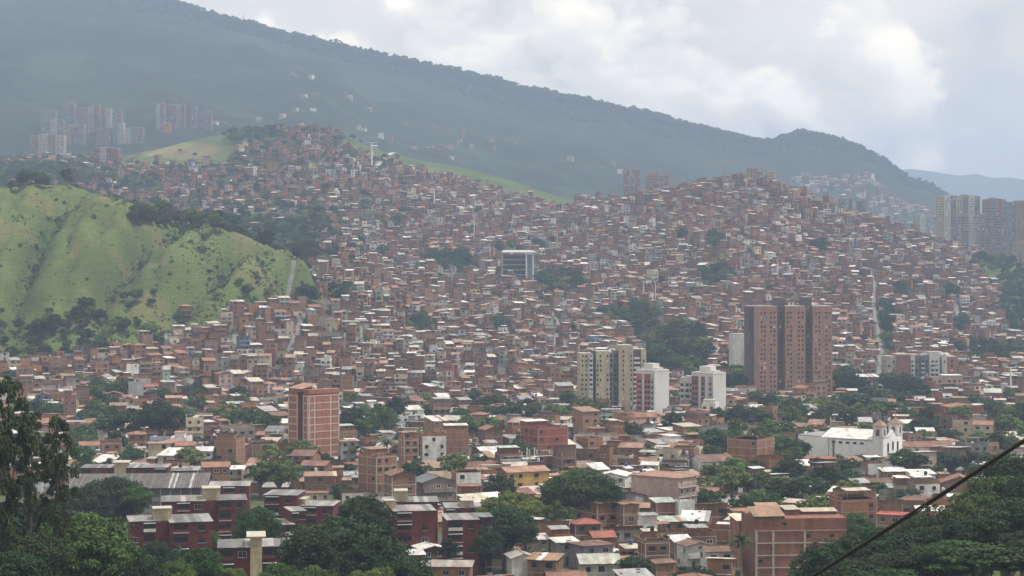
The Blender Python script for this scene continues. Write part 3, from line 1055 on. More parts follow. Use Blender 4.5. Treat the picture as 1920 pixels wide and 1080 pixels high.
bay_tower('apartment_tower', 'beige high-rise tower with grey recesses standing beside the red and white tower', 1087, 929, [
    (4.4, 0, -1.5, BEIGE, [0.3, 0.7], 0.8, 1.1, None), (2.1, 0.4, -1.5, (0.5, 0.48, 0.45), [0.5], 1.0, 1.2, PALE), (1.4, -1.6, 0, DGREY, [], 1, 1, None),
    (6.6, 0.8, -0.5, BEIGE, [0.12, 0.34, 0.84], 0.8, 1.1, None), (2.2, -1.8, -1, (0.25, 0.235, 0.24), [0.5], 0.8, 1.2, None), (2.4, -2.2, 0, (0.16, 0.15, 0.16), [0.5], 0.9, 1.1, None),
    (7.0, 0.6, 2.4, TAN, [0.32, 0.85], 0.7, 1.1, None), (3.9, -1.4, 0.5, DGREY, [0.5], 1.2, 1.2, PALE), (2.6, -0.3, 0.4, BEIGE, [0.5], 0.8, 1.1, None)], 31.5, 4, 13, z=0, fh=2.3)

def stripe_tower(label, pxc, pyt, pyb, lw, rw, lbays):
    """a block seen at its corner: the face with coloured stripes looks one way, the plain white face the other"""
    Y = flatY(pyb)
    m = Y / F
    w, d = lw * m / math.cos(R(45)), rw * m / math.cos(R(45))
    H = (pyb - pyt) * m
    X = (pxc - 960) / F * Y
    t = thing('apartment_tower', label, 'tower', (X, Y, 0), R(-45))
    # local frame: the striped face looks along -y and runs from x=-w to 0, the plain face looks along +x
    b = MB()
    b.box(-w, 0, 0, d, -3, H, PALE, 'paint', bottom=False)
    part(t, 'wall', b)
    b = MB()
    b.box(-w - 0.1, 0.1, -0.1, d + 0.1, H, H + 0.8, PALE)
    part(t, 'parapet', b)
    b = MB()
    b.box(-w * 0.75, -w * 0.25, d * 0.2, d * 0.65, H + 0.8, H + 3.6, PALE)
    b.box(-w * 0.25, -w * 0.05, d * 0.2, d * 0.65, H + 0.8, H + 1.8, PALE)
    part(t, 'machine_room', b)
    win = MB()
    for f0, f1, col, wins in lbays:
        s = MB()
        s.box(-w + w * f0, -w + w * f1, -0.25, -0.002, -2, H - 1.2, col, 'wall')
        part(t, 'stripe', s)
        for k in range(int(H / 2.5) - 1):
            z = k * 2.5 + 1
            for c in wins:
                u = -w + w * (f0 + (f1 - f0) * c)
                win.box(u - 0.45, u + 0.45, -0.32, -0.25, z, z + 1.2, (0.04, 0.04, 0.045), 'glass')
            win.box(-w + w * f0, -w + w * f1, -0.3, -0.25, z - 0.55, z - 0.4, vary(PALE, 0.1, rnd) if col[0] < 0.5 else (0.35, 0.34, 0.33))
    o = part(t, 'windows', win)
    o['kind'] = 'stuff'
    EX.append((X, Y + w * 0.7, w * 0.8, w * 0.8, 0))
    OCC.append((X, Y, w * 0.7, 0, H))
    return t
RSTR = (0.30, 0.10, 0.08)
stripe_tower('slim tower with red stripes on one face and blank white on the other', 1227, 697, 794, 32, 30,
             [(0.03, 0.34, (0.40, 0.13, 0.09), [0.3, 0.7]), (0.34, 0.46, PALE, []), (0.46, 0.78, RSTR, [0.25, 0.75]), (0.82, 0.98, (0.45, 0.43, 0.41), [0.5])])
stripe_tower('lower white block with narrow brown stripes and a roof box, beside dense trees', 1337, 702, 786, 37, 27,
             [(0.02, 0.32, (0.24, 0.12, 0.10), [0.3, 0.7]), (0.45, 0.62, (0.24, 0.12, 0.10), [0.5]), (0.8, 0.97, (0.40, 0.38, 0.36), [0.5])])
bay_tower('balcony_block', 'narrow white block stacked with open balconies beside the brown-striped white block', 1275, 925, [(2.2, 0.5, 0, PALE, [0.5], 1.3, 1.5, PALE), (4.6, 0, 0.6, PALE, [0.3, 0.7], 1.5, 1.5, PALE)], 18.5, -12, 9, z=0, fh=2.75, cat='apartment block')
bay_tower('apartment_tower', 'blank pale tower half hidden by trees beside the brown triple tower', 1373, 1100, [(7.8, 0, 0, (0.60, 0.60, 0.57), [], 1, 1, None)], 29, 6, 9, z=5)
bay_tower('apartment_block', 'grey and white apartment block with balconies and a brown blank flank', 1662, 1135, [
    (5.9, 0, -1.0, (0.45, 0.40, 0.33), [0.25, 0.75], 1.1, 1.2, None), (8.4, 1.0, 0.2, (0.27, 0.13, 0.11), [], 1, 1, None), (2.5, 0.5, 0, PALE, [0.5], 1.2, 1.3, PALE), (3.6, -0.8, 0, (0.20, 0.195, 0.21), [0.5], 1.1, 1.3, None),
    (2.3, 0.3, -0.4, (0.17, 0.165, 0.18), [0.5], 1.2, 1.3, (0.5, 0.49, 0.48)), (3.0, -0.5, 0, (0.20, 0.195, 0.21), [0.5], 1.1, 1.3, None), (6.1, 0.4, 1.4, PALE, [0.3, 0.7], 1.5, 1.3, PALE), (1.6, -2.0, -1.5, (0.22, 0.21, 0.20), [], 1, 1, None), (2.8, 0.2, -0.2, PALE, [0.5], 1.0, 1.2, None), (6.6, -1.0, -1.2, (0.33, 0.16, 0.115), [0.5], 1.3, 1.3, None)], 18.5, 2, 13, z=2, fh=2.65, cat='apartment block')

EX.append((wx(1728, 1112), 1112.0, 24.0, 20.0, 0.0))          # open ground before that block
# ---- brick tower with a pale concrete grid
def brick_tower():
    Y = flatY(866)
    m = Y / F
    X = (578 - 960) / F * Y
    t = thing('brick_tower', 'ten-storey blank brick tower with a pale concrete grid and terracotta cap', 'tower', (X, Y, 0), R(-45))
    w, d, H = 42 * m / 0.707, 53 * m / 0.707, 25.6
    b = MB()
    b.box(-w, -w * 0.52, 0, d, -2, H, (0.30, 0.125, 0.085), 'wall', bottom=False)
    b.box(-w * 0.52, -w * 0.25, 2.6, d - 0.01, -2, H - 0.4, (0.18, 0.10, 0.08), 'wall', bottom=False)
    b.box(-w * 0.25, 0, 0.006, d - 0.006, -2, H, (0.30, 0.125, 0.085), 'wall', bottom=False)
    part(t, 'wall', b)
    fr = MB()
    cc = (0.50, 0.43, 0.36)
    for u in (-w - 0.02, -w * 0.52 - 0.45, -w * 0.25, -0.55):
        fr.box(u, u + 0.5, -0.22, -0.003, -2, H - 1.2, cc)
    for v in (0.0, d * 0.18, d * 0.70, d - 0.5):
        fr.box(0.003, 0.22, v, v + 0.5, -2, H - 1.2, cc)
    nf = 9
    fh = (H - 1.6) / nf
    for k in range(nf + 1):
        z = k * fh
        fr.box(-w, -w * 0.52, -0.20, -0.003, z, z + 0.36, cc)
        fr.box(-w * 0.25, 0.0, -0.20, -0.003, z, z + 0.36, cc)
        fr.box(0.003, 0.20, 0, d, z, z + 0.36, cc)
        fr.box(-w * 0.52, -w * 0.25, 2.4, 2.6, z, z + 0.3, cc)
    part(t, 'concrete_frame', fr)
    tones = [(0.36, 0.145, 0.095), (0.34, 0.135, 0.09), (0.38, 0.16, 0.105)]
    shared = {}
    for k in range(nf):
        z0, z1 = k * fh + 0.36, (k + 1) * fh
        for x0, x1 in ((-w + 0.48, -w * 0.52 - 0.45), (-w * 0.25 + 0.5, -0.55)):
            key = ('f', x0, k % 3)
            if key not in shared:
                b = MB()
                b.box(x0, x1, -0.11, -0.004, 0, z1 - z0, tones[k % 3], 'wall')
                shared[key] = b.mesh('brick_panel')
            link('brick_panel', shared[key], t, (0, 0, z0))
        for y0, y1 in ((0.5, d * 0.18), (d * 0.18 + 0.5, d * 0.70), (d * 0.70 + 0.5, d - 0.5)):
            key = ('s', y0, k % 3)
            if key not in shared:
                b = MB()
                b.box(0.004, 0.11, y0, y1, 0, z1 - z0, tones[(k + 1) % 3], 'wall')
                shared[key] = b.mesh('brick_panel')
            link('brick_panel', shared[key], t, (0, 0, z0))
    b = MB()
    b.box(0.02, 0.28, 0, d, H - 0.6, H + 0.9, (0.33, 0.135, 0.09), 'wall')
    b.box(-w * 0.25, 0.02, -0.02, d, H, H + 0.9, (0.33, 0.135, 0.09), 'wall')
    part(t, 'parapet', b)
    b = MB()
    b.slab([(-w - 0.3, -0.5, H + 1.2), (-w * 0.27, -0.5, H + 1.2), (-w * 0.27, d * 0.5, H + 2.8), (-w - 0.3, d * 0.5, H + 2.8)], 0.2, TILE[2], 'tile')
    b.box(-w, -w * 0.3, 0.1, d * 0.5, H, H + 1.3, (0.33, 0.135, 0.09), 'wall')
    part(t, 'roof', b)
    b = MB()
    b.cyl(-w * 0.15, d * 0.3, H + 0.9, H + 2.0, 0.9, 0.95, 10, (0.55, 0.55, 0.55))
    b.cyl(-w * 0.15, d * 0.3, H + 2.0, H + 2.3, 0.95, 0.3, 10, (0.55, 0.55, 0.55))
    part(t, 'water_tank', b)
    b = MB()
    b.box(-w - 1.6, -w - 1.3, 1.0, 1.3, -1, H - 1.0, cc)
    for k in range(nf):
        b.box(-w - 1.3, -w, 1.0, 1.3, k * fh + 0.1, k * fh + 0.3, cc)
    part(t, 'side_scaffold', b)
    EX.append((X, Y + 9, 13, 12, 0))
    OCC.append((X, Y, 9.5, 0, H))
brick_tower()

# ---- church
def arch(b, axis, u, off, z, w, h, col, mat='paint', dp=0.08):
    """an arched panel; axis 'y' looks along -y at y=off, axis 'x' looks along -x at x=off"""
    pts = [(-w / 2, 0), (w / 2, 0), (w / 2, h - w / 2)]
    for i in range(1, 8):
        a = math.pi * i / 8
        pts.append((w / 2 * math.cos(a), h - w / 2 + w / 2 * math.sin(a)))
    pts.append((-w / 2, h - w / 2))
    if axis == 'y':
        f = [(u + p, off - dp, z + q) for p, q in pts]
        k = [(u + p, off + 0.002, z + q) for p, q in pts]
    else:
        f = [(off - dp, u - p, z + q) for p, q in pts]
        k = [(off + 0.002, u - p, z + q) for p, q in pts]
    b.face(f, col, mat)
    n = len(f)
    for i in range(n):
        b.face([f[i], k[i], k[(i + 1) % n], f[(i + 1) % n]], col, mat)
def church():
    Yf = flatY(878)
    X, Y = (1656 - 960) / F * Yf, Yf
    t = thing('church', 'white church with twin bell towers, tiled caps and a long windowless nave', 'church', (X, Y, 0), R(56))
    # the front looks along -y and spans x from 0 to W, the nave runs back to y = L; its near flank looks along -x
    W, L, H = 17.5, 30.0, 10.6
    wh = (0.86, 0.86, 0.845)
    b = MB()
    b.box(0.3, W - 0.3, 0.8, L, -2, H - 0.6, wh, 'paint', bottom=False)
    b.box(0.0, 0.3, 7.0, L - 9, -2, H - 1.2, wh, 'paint', bottom=False)
    b.box(-0.5, 0.3, L - 8.8, L + 3, -2, H - 0.4, wh, 'paint', bottom=False)
    part(t, 'nave_wall', b)
    b = MB()
    ym = 0.0
    b.face([(0, 0, -2), (W, 0, -2), (W, 0, H + 0.2), (W * 0.72, 0, H + 0.2), (W / 2, 0, H + 2.4), (W * 0.28, 0, H + 0.2), (0, 0, H + 0.2)], wh)
    b.face([(0, 0.8, -2), (0, 0.8, H + 0.2), (W * 0.28, 0.8, H + 0.2), (W / 2, 0.8, H + 2.4), (W * 0.72, 0.8, H + 0.2), (W, 0.8, H + 0.2), (W, 0.8, -2)], wh)
    b.face([(0, 0.8, -2), (0, 0, -2), (0, 0, H + 0.2), (0, 0.8, H + 0.2)], wh)
    b.face([(W, 0, -2), (W, 0.8, -2), (W, 0.8, H + 0.2), (W, 0, H + 0.2)], wh)
    for p, q in (((0, H + 0.2), (W * 0.28, H + 0.2)), ((W * 0.28, H + 0.2), (W / 2, H + 2.4)), ((W / 2, H + 2.4), (W * 0.72, H + 0.2)), ((W * 0.72, H + 0.2), (W, H + 0.2))):
        b.slab([(p[0], -0.15, p[1] + 0.12), (q[0], -0.15, q[1] + 0.12), (q[0], 0.95, q[1] + 0.12), (p[0], 0.95, p[1] + 0.12)], 0.2, (0.55, 0.54, 0.52), 'paint')
    part(t, 'front_wall', b)
    for u in (W * 0.25, W * 0.5, W * 0.75):
        b = MB()
        arch(b, 'y', u, 0, 5.2 + (0.6 if u == W / 2 else 0), 1.7, 3.7 if u != W / 2 else 3.4, (0.34, 0.27, 0.22), 'paint', 0.06)
        arch(b, 'y', u, -0.06, 5.5 + (0.6 if u == W / 2 else 0), 1.2, 3.1 if u != W / 2 else 2.8, (0.10, 0.10, 0.10), 'glass', 0.04)
        part(t, 'window', b)
    b = MB()
    arch(b, 'y', W / 2, 0, -0.5, 4.0, 4.9, (0.25, 0.12, 0.09), 'paint', 0.12)
    part(t, 'door', b)
    b = MB()
    b.box(W / 2 - 0.12, W / 2 + 0.12, -0.1, -0.002, 6.1, 7.6, (0.3, 0.3, 0.3))
    b.box(W / 2 - 0.45, W / 2 + 0.45, -0.1, -0.002, 6.9, 7.1, (0.3, 0.3, 0.3))
    o = part(t, 'cross', b)
    o.location.z = -2.3
    # roof of white sheet, two long pitches
    b = MB()
    k = 14
    y0, y1 = 4.2, L - 6
    for i in range(k):
        a, c = y0 + (y1 - y0) * i / k, y0 + (y1 - y0) * (i + 1) / k
        l = rnd.uniform(0, 0.03)
        b.slab([(-0.35, a, H - 0.6 + l), (W / 2, a, H + 2.3 + l), (W / 2, c, H + 2.3 + l), (-0.35, c, H - 0.6 + l)], 0.12, vary((0.80, 0.79, 0.75), 0.03, rnd), 'metal')
        b.slab([(W / 2, a, H + 2.3 + l), (W + 0.35, a, H - 0.6 + l), (W + 0.35, c, H - 0.6 + l), (W / 2, c, H + 2.3 + l)], 0.12, vary((0.80, 0.79, 0.75), 0.03, rnd), 'metal')
    b.slab([(-0.6, L - 6, H - 0.25), (W, L - 6, H - 0.25), (W, L + 3.2, H - 0.05), (-0.6, L + 3.2, H - 0.05)], 0.2, (0.30, 0.29, 0.28), 'metal')
    part(t, 'roof', b)
    for i in range(6):
        v = 7.5 + i * 2.75
        b = MB()
        b.box(-0.07, -0.002, v, v + 1.4, H - 2.5, H - 1.8, (0.05, 0.05, 0.05), 'glass')
        b.box(-0.12, -0.002, v - 0.1, v + 1.5, H - 2.62, H - 2.5, (0.55, 0.55, 0.53))
        part(t, 'clerestory_window', b)
    b = MB()
    b.box(-0.35, -0.003, 18.9, 19.4, -1, H - 1.4, (0.10, 0.12, 0.11))
    part(t, 'drain_pipe', b)
    for v in (L + 0.2, L + 1.6):
        b = MB()
        b.box(-0.56, -0.503, v, v + 0.9, H - 5, H - 3.8, (0.05, 0.05, 0.05), 'glass')
        part(t, 'window', b)
    # bell towers
    for x0 in (-0.25, W - 3.45):
        y0 = 0.15
        s = 3.7
        b = MB()
        b.box(x0, x0 + s, y0, y0 + s, -2, H + 4.4, (0.72, 0.70, 0.67), 'paint', bottom=False)
        b.box(x0 - 0.2, x0 + s + 0.2, y0 - 0.2, y0 + s + 0.2, H + 3.9, H + 4.5, (0.56, 0.46, 0.40))
        b.box(x0 - 0.12, x0 + s + 0.12, y0 - 0.12, y0 + s + 0.12, H + 0.4, H + 0.8, (0.6, 0.58, 0.56))
        bt = part(t, 'bell_tower', b)
        for ax, u in (('y', x0 + s * 0.5), ('x', y0 + s * 0.5)):
            q = MB()
            off = y0 if ax == 'y' else x0
            arch(q, ax, u, off, H + 0.7, 1.7, 2.9, (0.48, 0.36, 0.28), 'paint', 0.06)
            arch(q, ax, u, off - 0.06, H + 0.7, 1.25, 2.4, (0.12, 0.08, 0.07), 'paint', 0.03)
            part(bt, 'belfry_arch', q)
        q = MB()
        cx, cyy = x0 + s / 2, y0 + s / 2
        e = H + 4.52
        c4 = [(x0 - 0.35, y0 - 0.35, e), (x0 + s + 0.35, y0 - 0.35, e), (x0 + s + 0.35, y0 + s + 0.35, e), (x0 - 0.35, y0 + s + 0.35, e)]
        for i in range(4):
            q.face([c4[i], c4[(i + 1) % 4], (cx, cyy, e + 2.0)], vary((0.30, 0.20, 0.145), 0.08, rnd), 'tile')
        q.face(c4[::-1], (0.4, 0.25, 0.17), 'tile')
        part(bt, 'roof_cap', q)
        q = MB()
        q.box(cx - 0.07, cx + 0.07, cyy - 0.07, cyy + 0.07, e + 1.9, e + 3.9, (0.3, 0.3, 0.3))
        q.box(cx - 0.5, cx + 0.5, cyy - 0.06, cyy + 0.06, e + 3.1, e + 3.25, (0.3, 0.3, 0.3))
        part(bt, 'cross', q)
    c, s = math.cos(R(56)), math.sin(R(56))
    cx, cyy = W / 2, L / 2
    EX.append((X + c * cx - s * cyy, Y + s * cx + c * cyy, W / 2 + 2, L / 2 + 3, R(56)))
    EX.append((X - 12, Y - 2, 17, 12, 0))
    OCC.append((wx(1597, Y + 10), Y + 10, 17, 0, H + 1))
church()

# ---- library
def library():
    Y = yground(972, 526)
    X = (943 - 960) / F * Y
    m = Y / F
    z = gz(X + 10, Y) - 1
    t = thing('library', 'grey glass cultural building with a wide overhanging roof slab and white columns', 'library', (X, Y, z), R(3))
    W, H = 62 * m, 54 * m
    g = (0.20, 0.23, 0.25)
    b = MB()
    b.box(0, W * 0.95, 0, 18, -6, H - 2.2, g, 'paint', bottom=False)
    part(t, 'wall', b)
    for k in range(5):
        zz = 1.5 + k * (H - 3) / 5
        b = MB()
        b.box(0.4, W * 0.72, -0.12, -0.003, zz, zz + (H - 3) / 5 - 1.1, (0.10, 0.13, 0.15), 'glass')
        part(t, 'window_band', b)
        b = MB()
        b.box(-0.2, W * 0.76, -0.5, -0.004, zz + (H - 3) / 5 - 1.05, zz + (H - 3) / 5 - 0.1, (0.26, 0.29, 0.30))
        part(t, 'floor_band', b)
    b = MB()
    b.slab([(-1.2, -4, H), (W + 1, -4, H), (W * 0.9, 20, H + 2.0), (1.0, 20, H + 2.0)], 0.7, (0.55, 0.56, 0.57), 'metal')
    part(t, 'roof', b)
    for u in (W * 0.70, W * 0.90):
        b = MB()
        b.cyl(u, -3.0, -5, H - 0.6, 0.75, 0.75, 10, (0.60, 0.60, 0.60))
        part(t, 'column', b)
    b = MB()
    b.box(-1.0, -0.3, -0.8, 0, -5, H - 1, (0.5, 0.52, 0.52))
    part(t, 'corner_fin', b)
    EX.append((X + W / 2, Y + 8, W / 2 + 3, 13, 0))
    EX.append((X + W / 2, Y - 14, W / 2, 10, 0))
    OCC.append((X + W / 2, Y, W / 2, z, z + H))
library()

# ---- red apartment blocks
def win_on(t, x, y, z, w, h, rz=0.0, fr='white', kind='window'):
    link(kind, OPEN[kind, fr], t, (x, y, z), rz, (w, 1.0, h))
def red_block(label, px0, vols, pyr, n, yaw, depth=9.0, core=None):
    """vols: (width px, forward offset m, storeys difference); core: (start px, width px, extra m)"""
    fh = 2.7
    H = n * fh
    Y = (CAMZ - H) * F / (pyr - HY)
    for _ in range(5):
        Y = (CAMZ - H - gz((px0 - 960) / F * Y, Y)) * F / (pyr - HY)
    m = Y / F / math.cos(R(yaw))
    X = (px0 - 960) / F * Y
    zg = gz(X, Y)
    t = thing('red_apartment_block', label, 'apartment block', (X, Y, zg), R(yaw), 'red apartment blocks among trees')
    x = 0.0
    T = 0.0
    for i, (wp, off, dn) in enumerate(vols):
        w = wp * m
        top = H + dn * fh
        y0 = -off
        b = MB()
        col = vary(REDWALL, 0.12, rnd)
        b.box(x, x + w, y0, depth, -3, top, col, 'wall', bottom=False)
        part(t, 'wall', b)
        b = MB()
        k = max(3, int(w / 1.1))
        for q in range(k):
            a, c = x - 0.3 + (w + 0.6) * q / k, x - 0.3 + (w + 0.6) * (q + 1) / k
            l = rnd.uniform(0, 0.07)
            cc = vary((0.30, 0.29, 0.28), 0.35, rnd) if rnd.random() < 0.5 else vary((0.17, 0.165, 0.16), 0.3, rnd)
            b.slab([(a, y0 - 0.5, top + 0.15 + l), (c, y0 - 0.5, top + 0.15 + l), (c, depth + 0.3, top + 0.32 + l), (a, depth + 0.3, top + 0.32 + l)], 0.06, cc, 'metal')
        b.box(x + 0.1, x + w - 0.1, y0 + 0.3, depth - 0.1, top - 0.1, top + 0.12, (0.3, 0.29, 0.28))
        part(t, 'roof', b)
        b = MB()
        for q in range(1, n + int(dn)):
            b.box(x - 0.03, x + w + 0.03, y0 - 0.03, depth + 0.03, q * fh - 0.12, q * fh, vary(col, 0.1, rnd), 'wall')
        part(t, 'floor_band', b)
        nc = max(2, int(w / 3.2))
        bal = rnd.randrange(nc)
        for f in range(n + int(dn)):
            z = f * fh + 0.85
            for c in range(nc):
                u = x + w * (c + 0.5) / nc
                if c == bal:
                    b = MB()
                    ww = min(3.2, w / nc * 0.85)
                    b.box(u - ww / 2, u + ww / 2, y0 - 0.05, y0 - 0.002, z - 0.2, z + 1.45, (0.03, 0.03, 0.032), 'glass')
                    rc = (0.62, 0.6, 0.58) if rnd.random() < 0.5 else (0.12, 0.04, 0.035)
                    b.box(u - ww / 2 - 0.1, u + ww / 2 + 0.1, y0 - 0.75, y0 - 0.05, z - 0.36, z - 0.22, rc)
                    b.box(u - ww / 2 - 0.1, u + ww / 2 + 0.1, y0 - 0.75, y0 - 0.68, z - 0.22, z + 0.35, vary(col, 0.15, rnd) if rnd.random() < 0.7 else rc, 'wall')
                    if rnd.random() < 0.35:
                        b.box(u - ww / 2 - 0.1, u + ww / 2 + 0.1, y0 - 0.8, y0 - 0.05, z + 1.5, z + 1.62, (0.68, 0.67, 0.65))
                    part(t, 'balcony', b)
                elif rnd.random() < 0.8:
                    win_on(t, u, y0 - 0.002, z, rnd.uniform(1.1, 1.7), 1.2, 0, rnd.choice(['grey', 'dark', 'dark']))
            if i == 0 and rnd.random() < 0.5:
                win_on(t, x - 0.002, depth * 0.45, z, 1.1, 1.1, -math.pi / 2, 'dark')
            if i == len(vols) - 1 and rnd.random() < 0.5:
                win_on(t, x + w + 0.002, depth * 0.45, z, 1.1, 1.1, math.pi / 2, 'dark')
        x += w
        if i == 0 and core:
            cw, ex, fo = core[0] * m, core[1], core[2]
            b = MB()
            cream = vary((0.46, 0.38, 0.26), 0.08, rnd)
            if fo > 0:
                b.box(x + 0.01, x + cw - 0.01, -fo, depth * 0.7, -3, H + ex, cream, 'wall', bottom=False)
            else:
                q_ = MB()
                q_.box(x + 0.01, x + cw - 0.01, -fo, depth - 0.02, -3, H, vary(REDWALL, 0.12, rnd), 'wall', bottom=False)
                part(t, 'wall', q_)
                b.box(x - 0.6, x + cw + 0.6, -fo, depth * 0.75, H - 0.3, H + ex, cream, 'wall', bottom=False)
            b.box(x - 0.7, x + cw + 0.7, -fo - 0.1, depth * 0.7 + 0.1, H + ex, H + ex + 0.18, (0.45, 0.42, 0.36))
            for q in range(6):
                u = x + 0.2 + (cw - 0.4) * q / 6
                b.box(u, u + 0.12, -fo - 0.06, -fo, H + 0.4, H + ex - 0.1, (0.36, 0.28, 0.18))
            part(t, 'stair_core', b)
            x += cw
    T = x
    a = R(yaw)
    EX.append((X + math.cos(a) * T / 2 - math.sin(a) * depth / 2, Y + math.sin(a) * T / 2 + math.cos(a) * depth / 2, T / 2 + 2, depth / 2 + 2, a))
    OCC.append((X + math.cos(a) * T / 2, Y, T / 2, zg, zg + H))
    return t
red_block('dark red block at the lower left with a white-framed balcony and cream roof box', 244, [(48, -2.5, 0), (75, 1.2, 0)], 982, 5, 14, 11, (24, 2.6, -3.5))
red_block('dark red block with stacked balconies and cream stair core, behind the white-framed balcony block', 304, [(78, 0.8, 0), (52, 0, 0)], 941, 5, 10, 10, (24, 2.8, -1.5))
red_block('low dark red block at the bottom edge with a long striped roof', 410, [(58, 1.0, 0), (56, 0.4, 0)], 1027, 5, 8, 9, (22, 2.0, 1.3))
red_block('dark red block with wide dark loggia right of the stacked-balcony block', 497, [(62, 1.0, 1), (58, 0, 0)], 948, 4, -6, 9, (8, 1.5, -1))
red_block('small dark red block with split white roofs peeking between trees', 513, [(34, 1.6, 0), (26, -1.0, 1)], 984, 4, 20, 8, None)
red_block('blank dark red block above the two white-roofed brick sheds', 716, [(12, -2, 0), (76, 1.0, 0)], 959, 5, 10, 9, (10, 2.0, -3))
red_block('dark red block with few openings beside the dense dark tree', 838, [(58, 1.0, 0), (30, -3.0, 0)], 975, 5, 9, 9, None)
red_block('long dark red block in the back row with a cream core, beside the slate-roofed house', 694, [(50, 0, 0), (60, 1.0, 0)], 942, 4, 5, 9, (16, 2.6, -1))
red_block('far dark red pair of blocks with a cream core behind the corrugated school roof', 152, [(62, 0, 0), (76, 0, 0)], 878, 4, 3, 9, (22, 1.6, 0.4))
red_block('dark red block at the end of the corrugated school roof', 392, [(74, 0.5, 0)], 912, 4, 5, 10, None)
red_block('dark red block with pale roof panels behind the dark loggia block', 836, [(34, 0.5, 0), (30, 0.0, 0)], 953, 4, 6, 9, (14, 1.6, -1))

# ---- school with a long corrugated roof
def school():
    Y = flatY(952, 3)
    m = Y / F
    X = (118 - 960) / F * Y
    t = thing('school', 'long low school under a ribbed grey corrugated roof with bright sheets', 'school', (X, Y, 0), R(4))
    W = 268 * m
    H0, H1, D = 8.2, 11.2, 20.0
    b = MB()
    b.box(1, W - 1, 1.6, D - 1, -2, H0, (0.20, 0.20, 0.19), 'wall', bottom=False)
    b.box(1.01, W - 1.01, 0.6, 1.6, -2, 1.0, (0.42, 0.36, 0.26), 'wall', bottom=False)
    part(t, 'wall', b)
    k = 62
    for s in range(2):
        b = MB()
        for i in range(k // 2):
            i2 = i + s * (k // 2)
            a, c = W * i2 / k, W * (i2 + 1) / k
            mid = (a + c) / 2
            x = rnd.random()
            col = vary((0.13, 0.122, 0.118), 0.3, rnd)
            if x < 0.09:
                col = (0.60, 0.59, 0.58)
            l = 0.28
            b.slab([(a, -0.6, H0 + 0.1), (mid, -0.6, H0 + 0.1 + l), (mid, D * 0.62, H1 + l), (a, D * 0.62, H1)], 0.06, col, 'metal')
            b.slab([(mid, -0.6, H0 + 0.1 + l), (c, -0.6, H0 + 0.1), (c, D * 0.62, H1), (mid, D * 0.62, H1 + l)], 0.06, vary(col, 0.1, rnd), 'metal')
            b.slab([(a, D * 0.62, H1), (c, D * 0.62, H1), (c, D + 0.5, H0 + 0.4), (a, D + 0.5, H0 + 0.4)], 0.06, vary((0.21, 0.2, 0.19), 0.2, rnd), 'metal')
        part(t, 'roof', b)
    for i in range(14):
        u = 1.5 + (W - 3.5) * i / 13
        b = MB()
        b.box(u, u + 0.35, 0.7, 1.05, -2, H0 + 0.05, (0.36, 0.35, 0.33))
        part(t, 'column', b)
    for f in range(2):
        b = MB()
        b.box(1.2, W - 1.2, 1.1, 1.25, 1.2 + f * 3.2, 2.3 + f * 3.2, (0.28, 0.34, 0.34))
        part(t, 'railing', b)
    EX.append((X + W / 2, Y + D / 2, W / 2 + 1, D / 2 + 2, R(4)))
    OCC.append((X + W / 2, Y, W / 2, 0, H0 + 1))
school()

# ---- big unfinished brick building
def brick_block(label, px0, px1, pyr, n, yaw, depth, cols, roofs):
    fh = 2.75
    H = n * fh
    Y = (CAMZ - H) * F / (pyr - HY)
    m = Y / F / math.cos(R(yaw))
    X = (px0 - 960) / F * Y
    t = thing('brick_building', label, 'building', (X, Y, gz(X, Y)), R(yaw))
    W = (px1 - px0) * m
    b = MB()
    b.box(0, W, 0, depth, -2, H, (0.25, 0.115, 0.085), 'wall', bottom=False)
    part(t, 'wall', b)
    cc = (0.46, 0.41, 0.36)
    for c in cols:
        b = MB()
        b.box(W * c, W * c + 0.5, -0.12, -0.003, -2, H - fh, cc)
        part(t, 'concrete_column', b)
    for k in range(1, n):
        b = MB()
        b.box(-0.05, W * (1 if k > n - 2 else 1), -0.16, -0.004, k * fh - 0.1, k * fh + 0.12, cc if k < n - 1 else (0.40, 0.27, 0.21))
        part(t, 'floor_beam', b)
    sh = {}
    edges = sorted([0.0] + [c for c in cols] + [1.0])
    for k in range(n):
        for i in range(len(edges) - 1):
            a, c = W * edges[i] + (0.52 if edges[i] > 0 or cols[0] == 0 else 0.02), W * edges[i + 1] - 0.02
            if c - a < 0.8:
                continue
            key = (i, k % 3)
            if key not in sh:
                q = MB()
                q.box(a, c, -0.05, -0.003, 0.14, fh - 0.12, vary((0.26, 0.12, 0.085), 0.08, rnd), 'wall')
                sh[key] = q.mesh('brick_panel')
            link('brick_panel', sh[key], t, (0, 0, k * fh))
    for i in range(7):
        u = W * (0.06 + 0.13 * i)
        k = rnd.randrange(1, n)
        win_on(t, u, -0.052, k * fh + 1.1, 0.9, 0.8, 0, 'dark')
    for (f0, f1, d0, d1, z0, z1, col, mt) in roofs:
        b = MB()
        kk = max(2, int((f1 - f0) * W / 1.2))
        for i in range(kk):
            a, c = W * f0 + (f1 - f0) * W * i / kk, W * f0 + (f1 - f0) * W * (i + 1) / kk
            l = rnd.uniform(0, 0.08)
            b.slab([(a, d0, H + z0 + l), (c, d0, H + z0 + l), (c, d1, H + z1 + l), (a, d1, H + z1 + l)], 0.06, vary(col, 0.15, rnd), mt)
        b.box(W * f0 + 0.1, W * f1 - 0.1, d0 + 0.5, d1 - 0.2, H - 0.02, H + z0 - 0.05 + 0.02, vary(BRICK[1], 0.1, rnd), 'wall', bottom=False)
        part(t, 'roof', b)
    EX.append((X + W / 2, Y + depth / 2, W / 2 + 1, depth / 2 + 1, R(yaw)))
    OCC.append((X + W / 2, Y, W / 2, 0, H))
    return t
